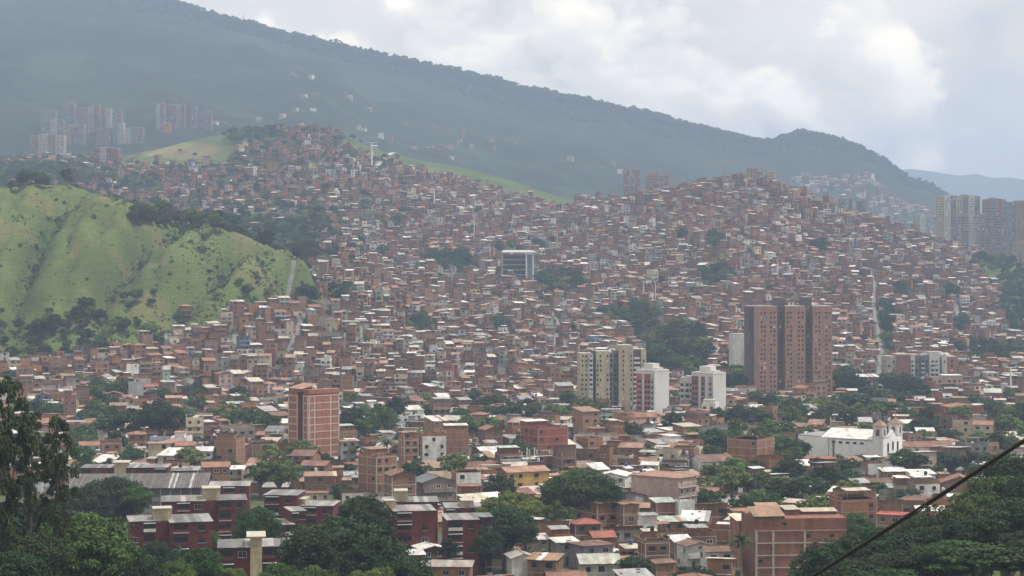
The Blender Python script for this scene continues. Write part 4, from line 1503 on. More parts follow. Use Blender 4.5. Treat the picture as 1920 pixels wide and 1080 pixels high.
brick_block('large unfinished brick building with pale concrete columns and rusty sheet roofs', 1416, 1590, 982, 5, 5, 15, [0.0, 0.185, 0.53],
            [(-0.02, 0.33, -0.3, 7, 0.5, 1.9, TIN['rusty'], 'metal'), (0.10, 0.36, 7.2, 12, 1.6, 2.2, (0.45, 0.26, 0.17), 'metal'), (0.38, 0.55, 5, 11, 1.3, 1.6, TIN['beige'], 'metal'), (0.58, 0.98, 6, 10, 0.7, 1.1, (0.50, 0.40, 0.30), 'metal')])

# ---- floodlight mast, cable pylons, tall mast
def floodlight():
    Y = flatY(985, 2)
    X = wx(1508, Y)
    m = Y / F
    t = thing('floodlight_mast', 'dark floodlight mast topped with three round white lamps', 'lamp mast', (X, Y, gz(X, Y)))
    b = MB()
    H = 8.4
    b.cyl(0, 0, -1, H, 0.18, 0.12, 8, (0.10, 0.10, 0.11), 'paint')
    b.box(-0.7, 0.7, -0.15, 0.0, H - 0.5, H - 0.35, (0.10, 0.10, 0.11))
    b.box(-0.35, 0.35, -0.3, 0.3, H - 3.2, H - 2.3, (0.12, 0.12, 0.13))
    part(t, 'mast', b)
    for u, z in ((-0.6, H + 0.1), (0.6, H + 0.1), (-0.45, H - 0.8)):
        b = MB()
        n = 12
        for i in range(n):
            a0, a1 = 2 * math.pi * i / n, 2 * math.pi * (i + 1) / n
            p = lambda a, rr, y: (u + rr * math.cos(a), y, z + rr * math.sin(a))
            b.face([p(a0, 0.42, -0.35), p(a1, 0.42, -0.35), (u, -0.35, z)], (0.75, 0.76, 0.78))
            b.face([p(a1, 0.42, -0.35), p(a0, 0.42, -0.35), p(a0, 0.2, 0.1), p(a1, 0.2, 0.1)], (0.4, 0.4, 0.41))
        part(t, 'lamp_head', b)
floodlight()
def pylon(px, pyt, pyb, label, arm=2.6, r=0.55, Y=None):
    Y = Y or yground(px, pyb)
    X = wx(px, Y)
    z = gz(X, Y)
    H = zpy(pyt, Y) - z
    t = thing('cableway_pylon', label, 'pylon', (X, Y, z), 0, 'white cableway pylons')
    b = MB()
    b.cyl(0, 0, -3, H, r, r * 0.55, 10, (0.70, 0.70, 0.70))
    part(t, 'column', b)
    b = MB()
    b.box(-arm, arm, -0.25, 0.25, H, H + 0.5, (0.66, 0.66, 0.66))
    for s in (-1, 1):
        b.box(s * arm - 0.35, s * arm + 0.35, -1.6, 1.6, H + 0.5, H + 0.9, (0.45, 0.45, 0.45))
        b.cyl(s * arm, 0, H + 0.9, H + 1.8, 0.12, 0.1, 6, (0.55, 0.55, 0.55))
    part(t, 'cross_arm', b)
pylon(697, 268, 322, 'tall white cableway pylon high on the hill beside the crest road', 5.0, 1.1)
pylon(814, 355, 398, 'white cableway pylon rising from dense houses below the crest', 3.0, 0.75)
pylon(1207, 528, 570, 'thin white pylon, the first of a pair above the grove', 1.6, 0.5)
pylon(1229, 528, 570, 'thin white pylon, the second of a pair, towards the brown tower', 1.6, 0.5)
pylon(889, 405, 445, 'short white pylon above the library among brick houses', 2.0, 0.55)
pylon(1895, 690, 757, 'white lattice-topped mast among trees at the far right edge', 3.0, 0.75)

def half_built():
    Y = flatY(878)
    m = Y / F
    X = wx(975, Y)
    t = thing('half_built_house', 'half-built concrete house of bare white columns behind the yellow-fronted house', 'building', (X, Y, 0), R(6))
    b = MB()
    W = 78 * m
    b.box(0, W, 0, 10, -1, 2.6, (0.45, 0.42, 0.38), 'wall', bottom=False)
    b.box(-0.4, W + 0.4, -0.5, 10.4, 2.6, 2.85, (0.55, 0.53, 0.50))
    part(t, 'ground_floor', b)
    for i in range(6):
        for y in (0.4, 8.0):
            b = MB()
            u = 0.5 + (W - 1.2) * i / 5
            b.box(u, u + 0.45, y, y + 0.45, 2.85, 6.6 - (0.9 if (i + int(y)) % 4 == 0 else 0), (0.52, 0.49, 0.44) if i != 3 else (0.28, 0.14, 0.11))
            part(t, 'column', b)
    EX.append((X + W / 2, Y + 5, W / 2 + 1, 7, 0))
half_built()

# ---- distant towers
def far_tower(label, px0, px1, pyt, pyb, Y, cols, z=None, yaw=0, group='distant tower blocks', wnd=True):
    m = Y / F
    w = (px1 - px0) * m
    z = zpy(pyb, Y) if z is None else z
    H = zpy(pyt, Y) - z
    n = len(cols)
    cols = [tuple((0.95 if Y < 2100 and px1 < 1500 else (0.62 if px1 < 500 else 0.92)) * q for q in c) for c in cols]
    bays = []
    for i, c in enumerate(cols):
        bays.append((w / n, (i % 2) * 1.2, (0.0, 1.5, 0.6)[i % 3], c, [0.3, 0.7] if wnd else [], 1.3, 1.2, None))
    return bay_tower('tower_block', label, px0, Y, bays, H, yaw, 13, z=z, group=group, base=-40, fh=2.9, cat='tower')
CR, GR, GB, PK = (0.50, 0.44, 0.32), (0.33, 0.32, 0.33), (0.26, 0.27, 0.31), (0.36, 0.25, 0.22)
far_tower('cream and grey slab tower, leftmost of the hazy towers at the right edge', 1759, 1838, 368, 505, 2080, [CR, PALE, GR, CR, GR, PALE, GR])
far_tower('lower grey tower with a blank white strip in front of the cream slab tower', 1796, 1847, 404, 505, 1990, [GR, GB, PALE, GR, GB])
far_tower('tall dusky brown tower at the right edge with a stepped top', 1847, 1886, 374, 505, 2050, [PK, GB, PK, GB])
far_tower('bluish tower cut by the right edge of the view', 1888, 1990, 379, 505, 2100, [GB, PK, GR, PK, GB, GR])
far_tower('low pinkish block on the green slope at the right edge', 1898, 1960, 455, 505, 1960, [PK, CR, PK])
far_tower('twin dark tower behind the ridge, the wider one', 1576, 1598, 373, 440, 2400, [(0.16, 0.16, 0.18), (0.34, 0.34, 0.35), (0.16, 0.16, 0.18)])
far_tower('slim dark tower behind the ridge, the narrower twin', 1609, 1625, 376, 440, 2420, [(0.16, 0.16, 0.18), (0.22, 0.21, 0.22)])
far_tower('pale hazy tower between the ridge and the cream slab tower', 1716, 1744, 404, 470, 2600, [GR, PALE, GR])
far_tower('brown tower on the middle crest, left of the white houses', 1170, 1200, 318, 400, 2080, [PK, GR, PK])
far_tower('broad brown slab on the middle crest with a level top', 1212, 1255, 326, 400, 2060, [PK, PK, GR, PK])
far_tower('striped balcony block on the crest top', 1370, 1400, 327, 380, 1985, [CR, GR, CR], yaw=4)
far_tower('plain brown tower standing highest on the crest', 1403, 1420, 315, 380, 1970, [PK])
far_tower('pale banded block at the right end of the crest', 1421, 1455, 320, 380, 1975, [CR, GR, CR, CR])
def ymount(px, py):
    Y = 2700.0
    while Y < 4300:
        if pyz(mz(px, Y), Y) <= py:
            return Y
        Y += 10
    return 3000.0
for i, (a, b, tp, bs_, cs, lb) in enumerate([
    (76, 104, 210, 250, [(0.36, 0.44, 0.44), GR], 'pale teal-topped tower, leftmost of the hazy hillside estate'),
    (118, 140, 196, 245, [(0.34, 0.42, 0.42), GR], 'tower with a teal parapet behind the hazy estate'),
    (142, 166, 203, 252, [PK, GR], 'pinkish tower in the middle row of the hazy estate'),
    (168, 186, 200, 250, [PALE, PK], 'narrow white-edged tower in the hazy estate'),
    (190, 208, 206, 252, [PK, PALE], 'pink and white tower in the hazy estate'),
    (210, 228, 208, 252, [(0.36, 0.44, 0.44), PK], 'last teal-roofed tower of the hazy estate row'),
    (84, 118, 226, 268, [GR, PALE, GR], 'greyish lower tower in front of the teal-topped tower'),
    (122, 134, 234, 272, [(0.50, 0.32, 0.12)], 'narrow ochre tower in the hazy estate'),
    (136, 158, 236, 272, [PK, GR], 'pinkish block right beside the narrow ochre tower'),
    (180, 208, 240, 274, [GR, PK, GR], 'grey and pink block in the lower estate row'),
    (212, 232, 232, 272, [(0.30, 0.36, 0.50), PALE], 'blue and white block in the lower estate row'),
    (236, 268, 240, 272, [PALE, GR, PK], 'low wide pale block beside the blue and white block'),
    (293, 308, 195, 242, [PALE, PK], 'tall pale tower starting the row beside the meadow crest'),
    (311, 330, 197, 242, [PK, GR, PK], 'tall pinkish tower second in the row beside the meadow crest'),
    (333, 346, 196, 242, [PALE, PK], 'white-striped tower third in the row beside the meadow crest'),
    (349, 368, 201, 242, [PK, GR], 'pinkish tower fourth in the row beside the meadow crest'),
    (371, 396, 210, 242, [GR, PK], 'lowest tower ending the row beside the meadow crest'),
    (302, 318, 230, 250, [(0.50, 0.27, 0.10)], 'small orange block in front of the tower row by the meadow')]):
    Yt = ymount((a + b) / 2, bs_)
    far_tower(lb, a, b, tp, bs_, Yt, cs, group='hazy estate towers on the mountain foot')
far_tower('cream block over a white lower half at the left end of the estate', 57, 120, 254, 292, 2330, [(0.46, 0.38, 0.31), PALE, (0.46, 0.38, 0.31), PALE], yaw=2)
far_tower('brick apartment block beside the bare meadow', 176, 222, 278, 306, 2180, [(0.38, 0.20, 0.15), PALE, (0.38, 0.20, 0.15), (0.42, 0.24, 0.18)])

# ---- houses read off the photograph (px centre, eaves py, width px, storeys, roof, wall)
hand(980, 886, 100, 3, 'gable', 'brick', 2, 24, 0.62, front='yellow', pitch=15, side=0.0, wd=0.8)
hand(1152, 893, 66, 2, 'gable_y', 'white', 1, -15, 1.1, rc=(0.7, 0.69, 0.66), pitch=12)
hand(1245, 897, 122, 4, 'hip', 'pink', 2, 52, 1.7, pitch=13, side=0.1, frame=True, balc='rail')
hand(1016, 950, 64, 2, 'tin', 'white', 'white', 8, 0.7, balc='solid', flip=True)
hand(1066, 956, 74, 2, 'terrace', 'brick', 'grey', 10, 0.8, side=0.3, shed=False)
hand(1128, 944, 96, 3, 'hip', 'brick', 1, 30, 1.1, side=0.7, wf='dark', pitch=16)
hand(1178, 946, 40, 3, 'gable_y', 'brick', 0, 18, 1.0, side=0.5)
hand(1216, 957, 46, 2, 'tin', 'brick', 'beige', 12, 0.9, flip=True)
hand(1243, 942, 46, 3, 'tin', 'brick', 'pale green', 16, 0.9, front=None, side=0.6)
hand(1284, 943, 36, 3, 'terrace', 'white', 'white', 12, 0.8, shed=False, side=0.0, wd=0.2)
hand(1330, 951, 66, 2, 'tin', 'brick', 'rusty', 20, 1.0, flip=True)
hand(1036, 985, 62, 2, 'tin', 'brick', 'grey', 8, 0.8, balc='rail', flip=True)
hand(1098, 983, 58, 2, 'hip', 'brick', 1, 12, 0.8, rc=(0.32, 0.12, 0.095))
hand(1168, 995, 74, 2, 'tin', 'brick', 'red', 14, 0.8, rc=(0.42, 0.17, 0.13))
hand(1214, 982, 36, 2, 'terrace', 'white', 'grey', 14, 0.9, shed=True)
hand(1258, 978, 56, 2, 'tin', 'brick', 'pale green', 12, 0.8)
hand(1304, 976, 56, 2, 'tin', 'brick', 'white', -12, 0.8)
hand(1350, 993, 62, 2, 'terrace', 'brick', 'grey', -18, 1.1, shed=False)
hand(1108, 1024, 84, 2, 'hip', 'blue-grey', 3, 28, 0.9, wc=(0.30, 0.29, 0.31), fc=(0.30, 0.29, 0.31), balc='solid', cname='grey plastered')
hand(1058, 1017, 52, 2, 'tin', 'grey', 'white', 20, 0.8)
hand(976, 1046, 56, 2, 'gable_y', 'white', 3, 12, 1.3, rc=(0.42, 0.40, 0.37), pitch=20, side=0.2)
hand(1022, 1050, 68, 2, 'tin', 'brick', 'rusty', -16, 0.9)
hand(1124, 1056, 78, 2, 'tin', 'brick', 'beige', 4, 0.7, balc='rail', rc=(0.46, 0.46, 0.41))
hand(1226, 1018, 58, 3, 'terrace', 'brick', 'rusty', 14, 0.9, shed=False, side=0.3)
hand(1236, 1056, 56, 2, 'gable', 'brick', 3, 25, 1.2)
hand(1302, 1024, 64, 2, 'gable_y', 'white', 3, 18, 1.0, balc='solid', pitch=14)
hand(1276, 1015, 40, 2, 'tin', 'brick', 'white', 16, 0.8)
hand(1344, 1034, 60, 2, 'gable', 'white', 3, 10, 0.9)
hand(1352, 1052, 56, 2, 'tin', 'brick', 'beige', -14, 0.9, balc='rail')
hand(1188, 1082, 70, 2, 'tin', 'brick', 'grey', 14, 0.9)
hand(1060, 1086, 80, 2, 'gable', 'brick', 1, 10, 0.8)
hand(1300, 1088, 70, 2, 'hip', 'brick', 0, -12, 0.9)
hand(930, 1086, 70, 1, 'tin', 'grey', 'red', 16, 0.8)
hand(805, 1030, 64, 2, 'gable_y', 'brick', 1, 22, 1.1, rc=(0.70, 0.69, 0.66), pitch=13)
hand(872, 1022, 58, 2, 'gable', 'brick', 1, 16, 0.9, rc=(0.55, 0.54, 0.52), pitch=13)
hand(772, 1040, 48, 2, 'tin', 'brick', 'white', 14, 0.8)
hand(838, 1062, 96, 2, 'tin', 'brick', 'beige', -4, 0.5, rc=(0.36, 0.31, 0.28))
hand(812, 818, 50, 5, 'terrace', 'brick', 'white', 10, 0.8, front='white', shed=False, fh=2.6, foot=3)
hand(766, 812, 38, 5, 'gable_y', 'brick', 2, 24, 1.0, fh=2.6, side=0.0)
hand(852, 811, 54, 5, 'terrace', 'brick', 'white', 8, 1.0, shed=True, fh=2.6, side=0.0, wd=0.1)
hand(753, 782, 28, 2, 'terrace', 'white', 'white', 14, 0.9, shed=False, side=0.5)
hand(822, 790, 62, 1, 'tin', 'white', 'white', 6, 0.5)
hand(708, 858, 74, 4, 'terrace', 'brick', 'rusty', 40, 1.2, shed=True, side=0.05)
hand(750, 892, 62, 4, 'gable_y', 'brick', 3, 22, 1.0, side=0.2)
hand(812, 905, 84, 3, 'gable_y', 'grey', 3, 24, 0.9, rc=(0.17, 0.175, 0.19), wc=(0.25, 0.20, 0.17), fc=(0.25, 0.20, 0.17), cname='dull brown plastered', pitch=17, balc='solid', side=0.1)
hand(651, 828, 36, 3, 'gable', 'grey', 2, 18, 1.0, side=0.5)
hand(874, 887, 56, 3, 'terrace', 'brick', 'grey', 14, 0.9, front='white', shed=False)
hand(880, 912, 46, 2, 'hip', 'brick', 0, 10, 0.9)
hand(1020, 804, 90, 4, 'terrace', 'brick', 'white', 30, 1.0, wc=(0.27, 0.085, 0.06), fc=(0.27, 0.085, 0.06), shed=True, side=0.15, cname='deep red brick', fh=2.9)
hand(920, 806, 46, 3, 'gable_y', 'brick', 1, 20, 1.2, side=0.4)
hand(925, 846, 62, 1, 'tin', 'grey', 'white', 14, 0.7)
hand(1086, 850, 62, 1, 'hip', 'cream', 2, 8, 0.8)
hand(1010, 866, 70, 1, 'terrace', 'white', 'white', 12, 0.6, shed=False, ph=0.3)
hand(1408, 826, 92, 4, 'terrace', 'brick', 'grey', -34, 1.1, shed=False, side=0.12, wd=0.3)
hand(1334, 866, 84, 2, 'gable', 'white', 3, 22, 0.8, side=0.4)
hand(1536, 861, 66, 2, 'hip', 'brick', 0, 12, 0.7, rc=(0.42, 0.16, 0.11))
hand(1592, 866, 44, 2, 'gable', 'brick', 1, 18, 0.9)
hand(1636, 870, 34, 2, 'terrace', 'brick', 'white', 14, 0.8, front='white')
hand(1674, 884, 48, 2, 'tin', 'brick', 'white', 6, 0.7)
hand(1726, 889, 50, 2, 'tin', 'white', 'white', 8, 0.8)
hand(1732, 908, 54, 2, 'terrace', 'brick', 'white', 10, 0.8, front='white')
hand(1798, 908, 84, 2, 'gable_y', 'brick', 1, -10, 0.8)
hand(1735, 838, 96, 2, 'gable', 'white', 1, 6, 0.5)
hand(1806, 788, 44, 3, 'terrace', 'brick', 'rusty', -24, 1.0, front='cream', shed=False)
hand(1844, 797, 44, 3, 'gable', 'brick', 0, -18, 1.0, front='cream')
hand(1803, 764, 68, 3, 'gable_y', 'brick', 0, 4, 0.9, side=0, wd=0.05, wc=(0.36, 0.13, 0.085), fc=(0.36, 0.13, 0.085))
hand(1524, 762, 38, 2, 'terrace', 'white', 'white', 4, 0.8, shed=False)
hand(1898, 842, 60, 1, 'tin', 'grey', 'white', 4, 0.5)
hand(1822, 836, 56, 3, 'terrace', 'grey', 'grey', 14, 0.9, shed=False, wc=(0.2, 0.2, 0.2), fc=(0.2, 0.2, 0.2), side=0)
hand(1600, 940, 84, 4, 'terrace', 'brick', 'beige', 14, 0.8, shed=True, side=0.2)
hand(1602, 922, 76, 4, 'tin', 'brick', 'beige', 10, 0.7, flip=True)
hand(1660, 944, 58, 3, 'tin', 'brick', 'grey', 8, 0.9, side=0.4)
hand(1672, 966, 62, 3, 'hip', 'brick', 0, -24, 0.9, rc=(0.40, 0.12, 0.10), side=0.4)
hand(1712, 950, 50, 2, 'terrace', 'brick', 'grey', -8, 0.8, shed=False)
hand(1745, 958, 56, 2, 'tin', 'brick', 'white', -6, 0.7)
hand(1396, 976, 52, 4, 'tin', 'brick', 'beige', 16, 0.9)
hand(1312, 1006, 60, 2, 'terrace', 'brick', 'grey', 10, 0.8)
hand(365, 787, 36, 5, 'terrace', 'cream', 'white', 8, 1.0, fh=2.6, side=0.5, shed=False, balc='solid')
hand(445, 806, 72, 3, 'terrace', 'grey', 'beige', 14, 0.9, side=0.6, shed=False, wc=(0.30, 0.255, 0.21), fc=(0.30, 0.255, 0.21), cname='drab plastered')
hand(492, 834, 56, 3, 'terrace', 'brick', 'beige', 18, 0.9, side=0.0, shed=False)
hand(305, 832, 62, 3, 'hip', 'cream', 2, 14, 0.8, side=0.5)
hand(346, 836, 44, 3, 'gable', 'grey', 0, 20, 0.9)
hand(257, 815, 38, 3, 'hip', 'brick', 0, 12, 0.9)
hand(168, 836, 48, 2, 'gable', 'white', 0, 22, 0.9)
hand(208, 832, 44, 3, 'terrace', 'brick', 'white', 20, 0.9, shed=False)
hand(400, 846, 66, 2, 'tin', 'white', 'white', 6, 0.6, balc='solid')
hand(404, 876, 58, 3, 'gable', 'brick', 0, 14, 0.8)
hand(440, 880, 40, 2, 'tin', 'brick', 'white', 10, 0.8)
hand(600, 893, 62, 2, 'tin', 'brick', 'rusty', 8, 0.6)
hand(590, 925, 60, 2, 'gable', 'cream', 1, 6, 0.5)
hand(660, 925, 44, 3, 'tin', 'brick', 'white', 10, 0.8, front='white')
hand(1404, 742, 48, 2, 'terrace', 'brick', 'white', 4, 0.6, shed=False)
hand(1625, 712, 40, 3, 'tin', 'brick', 'white', 6, 0.8)
hand(1770, 712, 60, 3, 'terrace', 'pink', 'white', 4, 0.7, balc='solid')
hand(1195, 782, 70, 2, 'gable', 'white', 0, 2, 0.6)

# ---------------------------------------------------------------- roads on the hill
def road(name, pts, wd, col):
    P3 = []
    for px, py in pts:
        Y = yground(px, py)
        P3.append((wx(px, Y), Y))
    Q = []
    for i in range(len(P3) - 1):
        n = max(2, int(math.dist(P3[i], P3[i + 1]) / 4))
        for k in range(n):
            t = k / n
            Q.append((P3[i][0] * (1 - t) + P3[i + 1][0] * t, P3[i][1] * (1 - t) + P3[i + 1][1] * t))
    Q.append(P3[-1])
    b = MB()
    pv = None
    for i, (x, y) in enumerate(Q):
        d = Vector((Q[min(i + 1, len(Q) - 1)][0] - Q[max(i - 1, 0)][0], Q[min(i + 1, len(Q) - 1)][1] - Q[max(i - 1, 0)][1])).normalized()
        nx, ny = -d.y, d.x
        z = max(gz(x + nx * wd / 2, y + ny * wd / 2), gz(x - nx * wd / 2, y - ny * wd / 2), gz(x, y)) + 0.25
        cur = ((x + nx * wd / 2, y + ny * wd / 2, z), (x - nx * wd / 2, y - ny * wd / 2, z))
        if pv:
            b.slab([pv[1], pv[0], cur[0], cur[1]][::-1], 0.9, vary(col, 0.08, rnd), 'paint')
        pv = cur
        EX.append((x, y, wd / 2 - 1.9, wd / 2 - 1.9, 0))
    o = part(None, name, b)
    tag(o, kind='structure')
    return Q
ASPH = (0.20, 0.195, 0.19)
roads = [road('road', [(1648, 706), (1652, 660), (1644, 618), (1637, 575), (1641, 540), (1630, 508)], 3.4, (0.17, 0.165, 0.155)),
         road('road', [(522, 740), (532, 700), (545, 655), (562, 610), (574, 588)], 3.2, (0.16, 0.155, 0.15)),
         road('road', [(428, 706), (436, 662), (443, 622)], 3.2, ASPH),
         road('road', [(874, 764), (863, 728), (868, 694)], 3.2, (0.22, 0.215, 0.205)),
         road('road', [(530, 568), (548, 540), (584, 506)], 2.8, (0.15, 0.145, 0.135)),
         road('road', [(1862, 538), (1884, 568), (1908, 598)], 3.8, (0.26, 0.25, 0.235)),
         road('road', [(700, 318), (736, 288), (762, 272)], 6, (0.42, 0.39, 0.34)),
         road('road', [(1040, 660), (1046, 610), (1030, 575)], 3.0, ASPH),
         road('road', [(1790, 640), (1796, 590), (1786, 560)], 3.0, ASPH)]

# ---------------------------------------------------------------- trees read off the photograph
TREES = []          # X, Y, z, height, width, kind
def tree_at(X, Y, h, w, kind, z=None):
    TREES.append(dict(X=X, Y=Y, z=gz(X, Y) if z is None else z, h=h, w=w, kind=kind))
def tp(px, pyt, wpx, Y, kind):
    """a tree read off the photograph: column, top row, crown width in px, distance"""
    X = (px - 960) / F * Y
    z = gz(X, Y)
    h = max(3.0, zpy(pyt, Y) - z)
    tree_at(X, Y, h, wpx * Y / F, kind, z)
    rr = wpx * Y / F * 0.36
    EX.append((X, Y - 3, rr, rr + 3, 0))
def tb(px, pyb, pyt, wpx, kind):
    Y = yground(px, pyb)
    tp(px, pyt, wpx, Y, kind)
# nearest trees
for a in [(14, 698, 104, 236, 'tall'), (-34, 740, 100, 228, 'tall'), (108, 772, 76, 250, 'tall'), (58, 760, 56, 262, 'tall'), (60, 880, 130, 300, 'dark'), (14, 905, 130, 290, 'dark'), (-20, 960, 150, 260, 'dark'),
          (150, 955, 230, 262, 'broad'), (60, 1000, 190, 240, 'dark'), (-20, 930, 150, 275, 'dark'), (20, 1030, 150, 225, 'dark'), (95, 960, 110, 280, 'dark'), (232, 1010, 130, 275, 'broad'), (270, 1040, 120, 270, 'dark'), (212, 890, 140, 478, 'dark'), (165, 905, 110, 470, 'dark'), (258, 906, 70, 474, 'broad'), (90, 900, 130, 440, 'dark'),
          (372, 1020, 105, 300, 'broad'), (330, 1045, 90, 290, 'light'), (430, 1055, 80, 300, 'light'), (482, 945, 100, 405, 'broad'), (520, 1050, 90, 300, 'broad'),
          (640, 962, 250, 330, 'dark'), (585, 985, 140, 318, 'dark'), (702, 1000, 160, 322, 'dark'), (682, 925, 130, 372, 'dark'), (760, 1035, 130, 300, 'broad'), (700, 1050, 130, 285, 'light'),
          (580, 1055, 130, 280, 'broad'), (798, 1062, 80, 300, 'light'), (958, 912, 128, 455, 'flat'), (946, 948, 130, 440, 'dark'), (910, 985, 80, 430, 'dark'), (985, 975, 60, 432, 'dark'),
          (1084, 872, 165, 520, 'broad'), (1040, 890, 80, 525, 'dark'), (1130, 895, 90, 515, 'dark'), (524, 856, 105, 590, 'light'), (488, 862, 60, 595, 'broad'),
          (1190, 1040, 80, 410, 'dark'), (1300, 1060, 90, 405, 'dark'), (1112, 1068, 0.1, 410, 'dark'),
          (1560, 1010, 150, 300, 'dark'), (1640, 985, 190, 300, 'dark'), (1740, 985, 190, 285, 'dark'), (1700, 1030, 200, 262, 'dark'), (1600, 1045, 150, 262, 'dark'), (1800, 930, 180, 315, 'broad'), (1880, 880, 180, 330, 'broad'),
          (1850, 960, 190, 280, 'dark'), (1920, 930, 190, 275, 'dark'), (1790, 1010, 200, 258, 'broad'), (1890, 1020, 200, 245, 'dark'), (1960, 870, 180, 320, 'dark'), (1830, 905, 120, 350, 'light'), (1720, 955, 90, 335, 'broad'),
          (1900, 855, 120, 360, 'dark'), (1500, 1062, 80, 330, 'broad'), (1660, 1060, 170, 250, 'broad'), (1960, 990, 190, 250, 'dark'), (292, 1012, 62, 415, 'dark'), (455, 990, 70, 425, 'broad'), (560, 1012, 60, 418, 'dark'), (842, 1008, 46, 425, 'dark'), (742, 1000, 50, 428, 'broad'), (395, 992, 40, 425, 'light'), (660, 955, 70, 470, 'dark'), (330, 1005, 46, 420, 'broad'), (1895, 852, 150, 345, 'dark'), (1940, 838, 150, 350, 'broad'), (1850, 888, 130, 352, 'dark')]:
    if a[2] > 1:
        tp(*a)
tp(1390, 1008, 54, 425, 'palm')
tp(1488, 1052, 24, 412, 'cypress')
for a in [(403, 900, 838, 22, 'cypress'), (471, 906, 864, 22, 'cypress'), (816, 872, 832, 26, 'cypress'), (680, 775, 736, 15, 'cypress'), (1643, 886, 846, 22, 'cypress'), (223, 862, 806, 40, 'cypress'), (1735, 790, 745, 16, 'cypress'), (1748, 800, 750, 14, 'cypress'),
          (725, 872, 826, 50, 'palm'), (916, 838, 786, 46, 'palm'), (668, 872, 838, 36, 'palm'), (1642, 798, 762, 40, 'palm'), (1545, 880, 852, 30, 'palm'), (1612, 878, 846, 26, 'palm'), (1574, 874, 842, 24, 'palm'), (880, 910, 872, 22, 'palm'), (1455, 792, 750, 34, 'palm'), (1880, 792, 752, 30, 'palm'),
          (300, 838, 748, 95, 'dark'), (245, 838, 762, 80, 'dark'), (205, 832, 770, 70, 'broad'), (330, 828, 765, 60, 'dark'), (165, 822, 785, 55, 'broad'), (155, 845, 792, 60, 'broad'), (90, 805, 752, 50, 'broad'), (60, 800, 745, 60, 'dark'),
          (425, 812, 752, 60, 'light'), (470, 815, 760, 56, 'broad'), (505, 828, 772, 50, 'broad'), (400, 798, 756, 40, 'broad'), (268, 872, 842, 44, 'light'), (310, 884, 850, 40, 'light'),
          (665, 828, 762, 62, 'dark'), (710, 826, 752, 70, 'broad'), (690, 842, 775, 60, 'broad'), (745, 800, 742, 54, 'dark'), (650, 838, 790, 44, 'dark'), (725, 812, 765, 50, 'broad'),
          (920, 802, 756, 66, 'broad'), (960, 805, 750, 70, 'broad'), (990, 800, 760, 46, 'dark'), (1030, 782, 752, 60, 'broad'), (1065, 780, 756, 44, 'broad'), (905, 892, 852, 50, 'dark'), (935, 872, 838, 36, 'light'), (985, 868, 832, 60, 'light'), (800, 870, 835, 26, 'dark'),
          (1110, 858, 838, 40, 'light'), (1140, 862, 840, 40, 'broad'), (1215, 872, 832, 46, 'broad'), (1260, 872, 838, 50, 'broad'), (1300, 800, 772, 40, 'broad'), (1345, 810, 765, 56, 'dark'), (1385, 812, 758, 62, 'dark'), (1425, 808, 765, 60, 'broad'), (1462, 832, 785, 66, 'broad'), (1480, 815, 755, 52, 'broad'),
          (1440, 850, 790, 70, 'light'), (1500, 800, 752, 44, 'broad'), (1560, 788, 745, 62, 'broad'), (1610, 785, 735, 66, 'dark'), (1655, 790, 748, 60, 'broad'), (1695, 770, 728, 50, 'broad'), (1580, 790, 760, 44, 'light'), (1450, 862, 820, 44, 'light'), (1390, 905, 855, 62, 'broad'), (1372, 945, 870, 80, 'light'),
          (1420, 940, 880, 76, 'broad'), (1470, 952, 890, 90, 'light'), (1520, 950, 890, 84, 'broad'), (1550, 925, 872, 80, 'dark'), (1590, 922, 876, 60, 'broad'), (1445, 965, 905, 70, 'dark'), (1640, 935, 900, 56, 'broad'), (1700, 955, 912, 62, 'broad'), (1660, 912, 892, 40, 'light'),
          (1710, 880, 840, 50, 'light'), (1760, 890, 846, 66, 'dark'), (1800, 890, 850, 70, 'dark'), (1845, 890, 846, 70, 'dark'), (1890, 830, 772, 66, 'light'), (1915, 812, 752, 66, 'broad'), (1860, 790, 745, 50, 'broad'), (1780, 835, 800, 50, 'broad'), (1835, 842, 806, 46, 'light'), (1760, 800, 772, 40, 'broad'),
          (1345, 905, 872, 46, 'broad'), (1318, 960, 906, 40, 'light'), (1640, 850, 826, 30, 'broad'), (1600, 752, 700, 60, 'dark'), (1640, 765, 715, 60, 'broad'), (1700, 755, 705, 56, 'dark'), (1580, 740, 690, 44, 'broad'), (655, 892, 868, 40, 'broad'), (640, 960, 905, 60, 'dark'), (600, 870, 850, 30, 'light')]:
    tb(*a)

# ---------------------------------------------------------------- the town: rows of houses, block by block
seeds = []
gr = random.Random(11)
Yr = 430.0
while Yr < 2330:
    s = 92 if Yr > 1000 else 80
    x0, x1 = wx(-140, Yr), wx(2060, Yr)
    n = max(1, int((x1 - x0) / s))
    for i in range(n + 1):
        seeds.append((x0 + (x1 - x0) * i / n + gr.uniform(-26, 26), Yr + gr.uniform(-26, 26), gr))
    Yr += s * 0.85
SX = np.array([a[0] for a in seeds])
SY = np.array([a[1] for a in seeds])
def town_chance(px, py, X, Y):
    k = ground_kind(px, py, X, Y)
    if k in ('hill', 'grove', 'meadow'):
        return 0.0
    if Y < 470 and (px < 760 or px > 1640):
        return 0.0
    if Y < 600 and px < 720:
        return 0.0
    if Y < 520 and px < 905:
        return 0.0
    if Y > 1400 and px < 640:
        return 0.44 if px > 180 and Y > 1780 else 0.25
    if Y > 1750 and px < 760:
        return 0.70
    if Y > 1330 and px < 560:
        return 0.0
    if Y < 930 and px > 1330:
        return 0.34
    if Y < 700 and 880 < px < 1420:
        return 0.9
    if Y < 1010:
        return 0.72
    return 0.90
FREE = []            # gaps in the rows, for trees
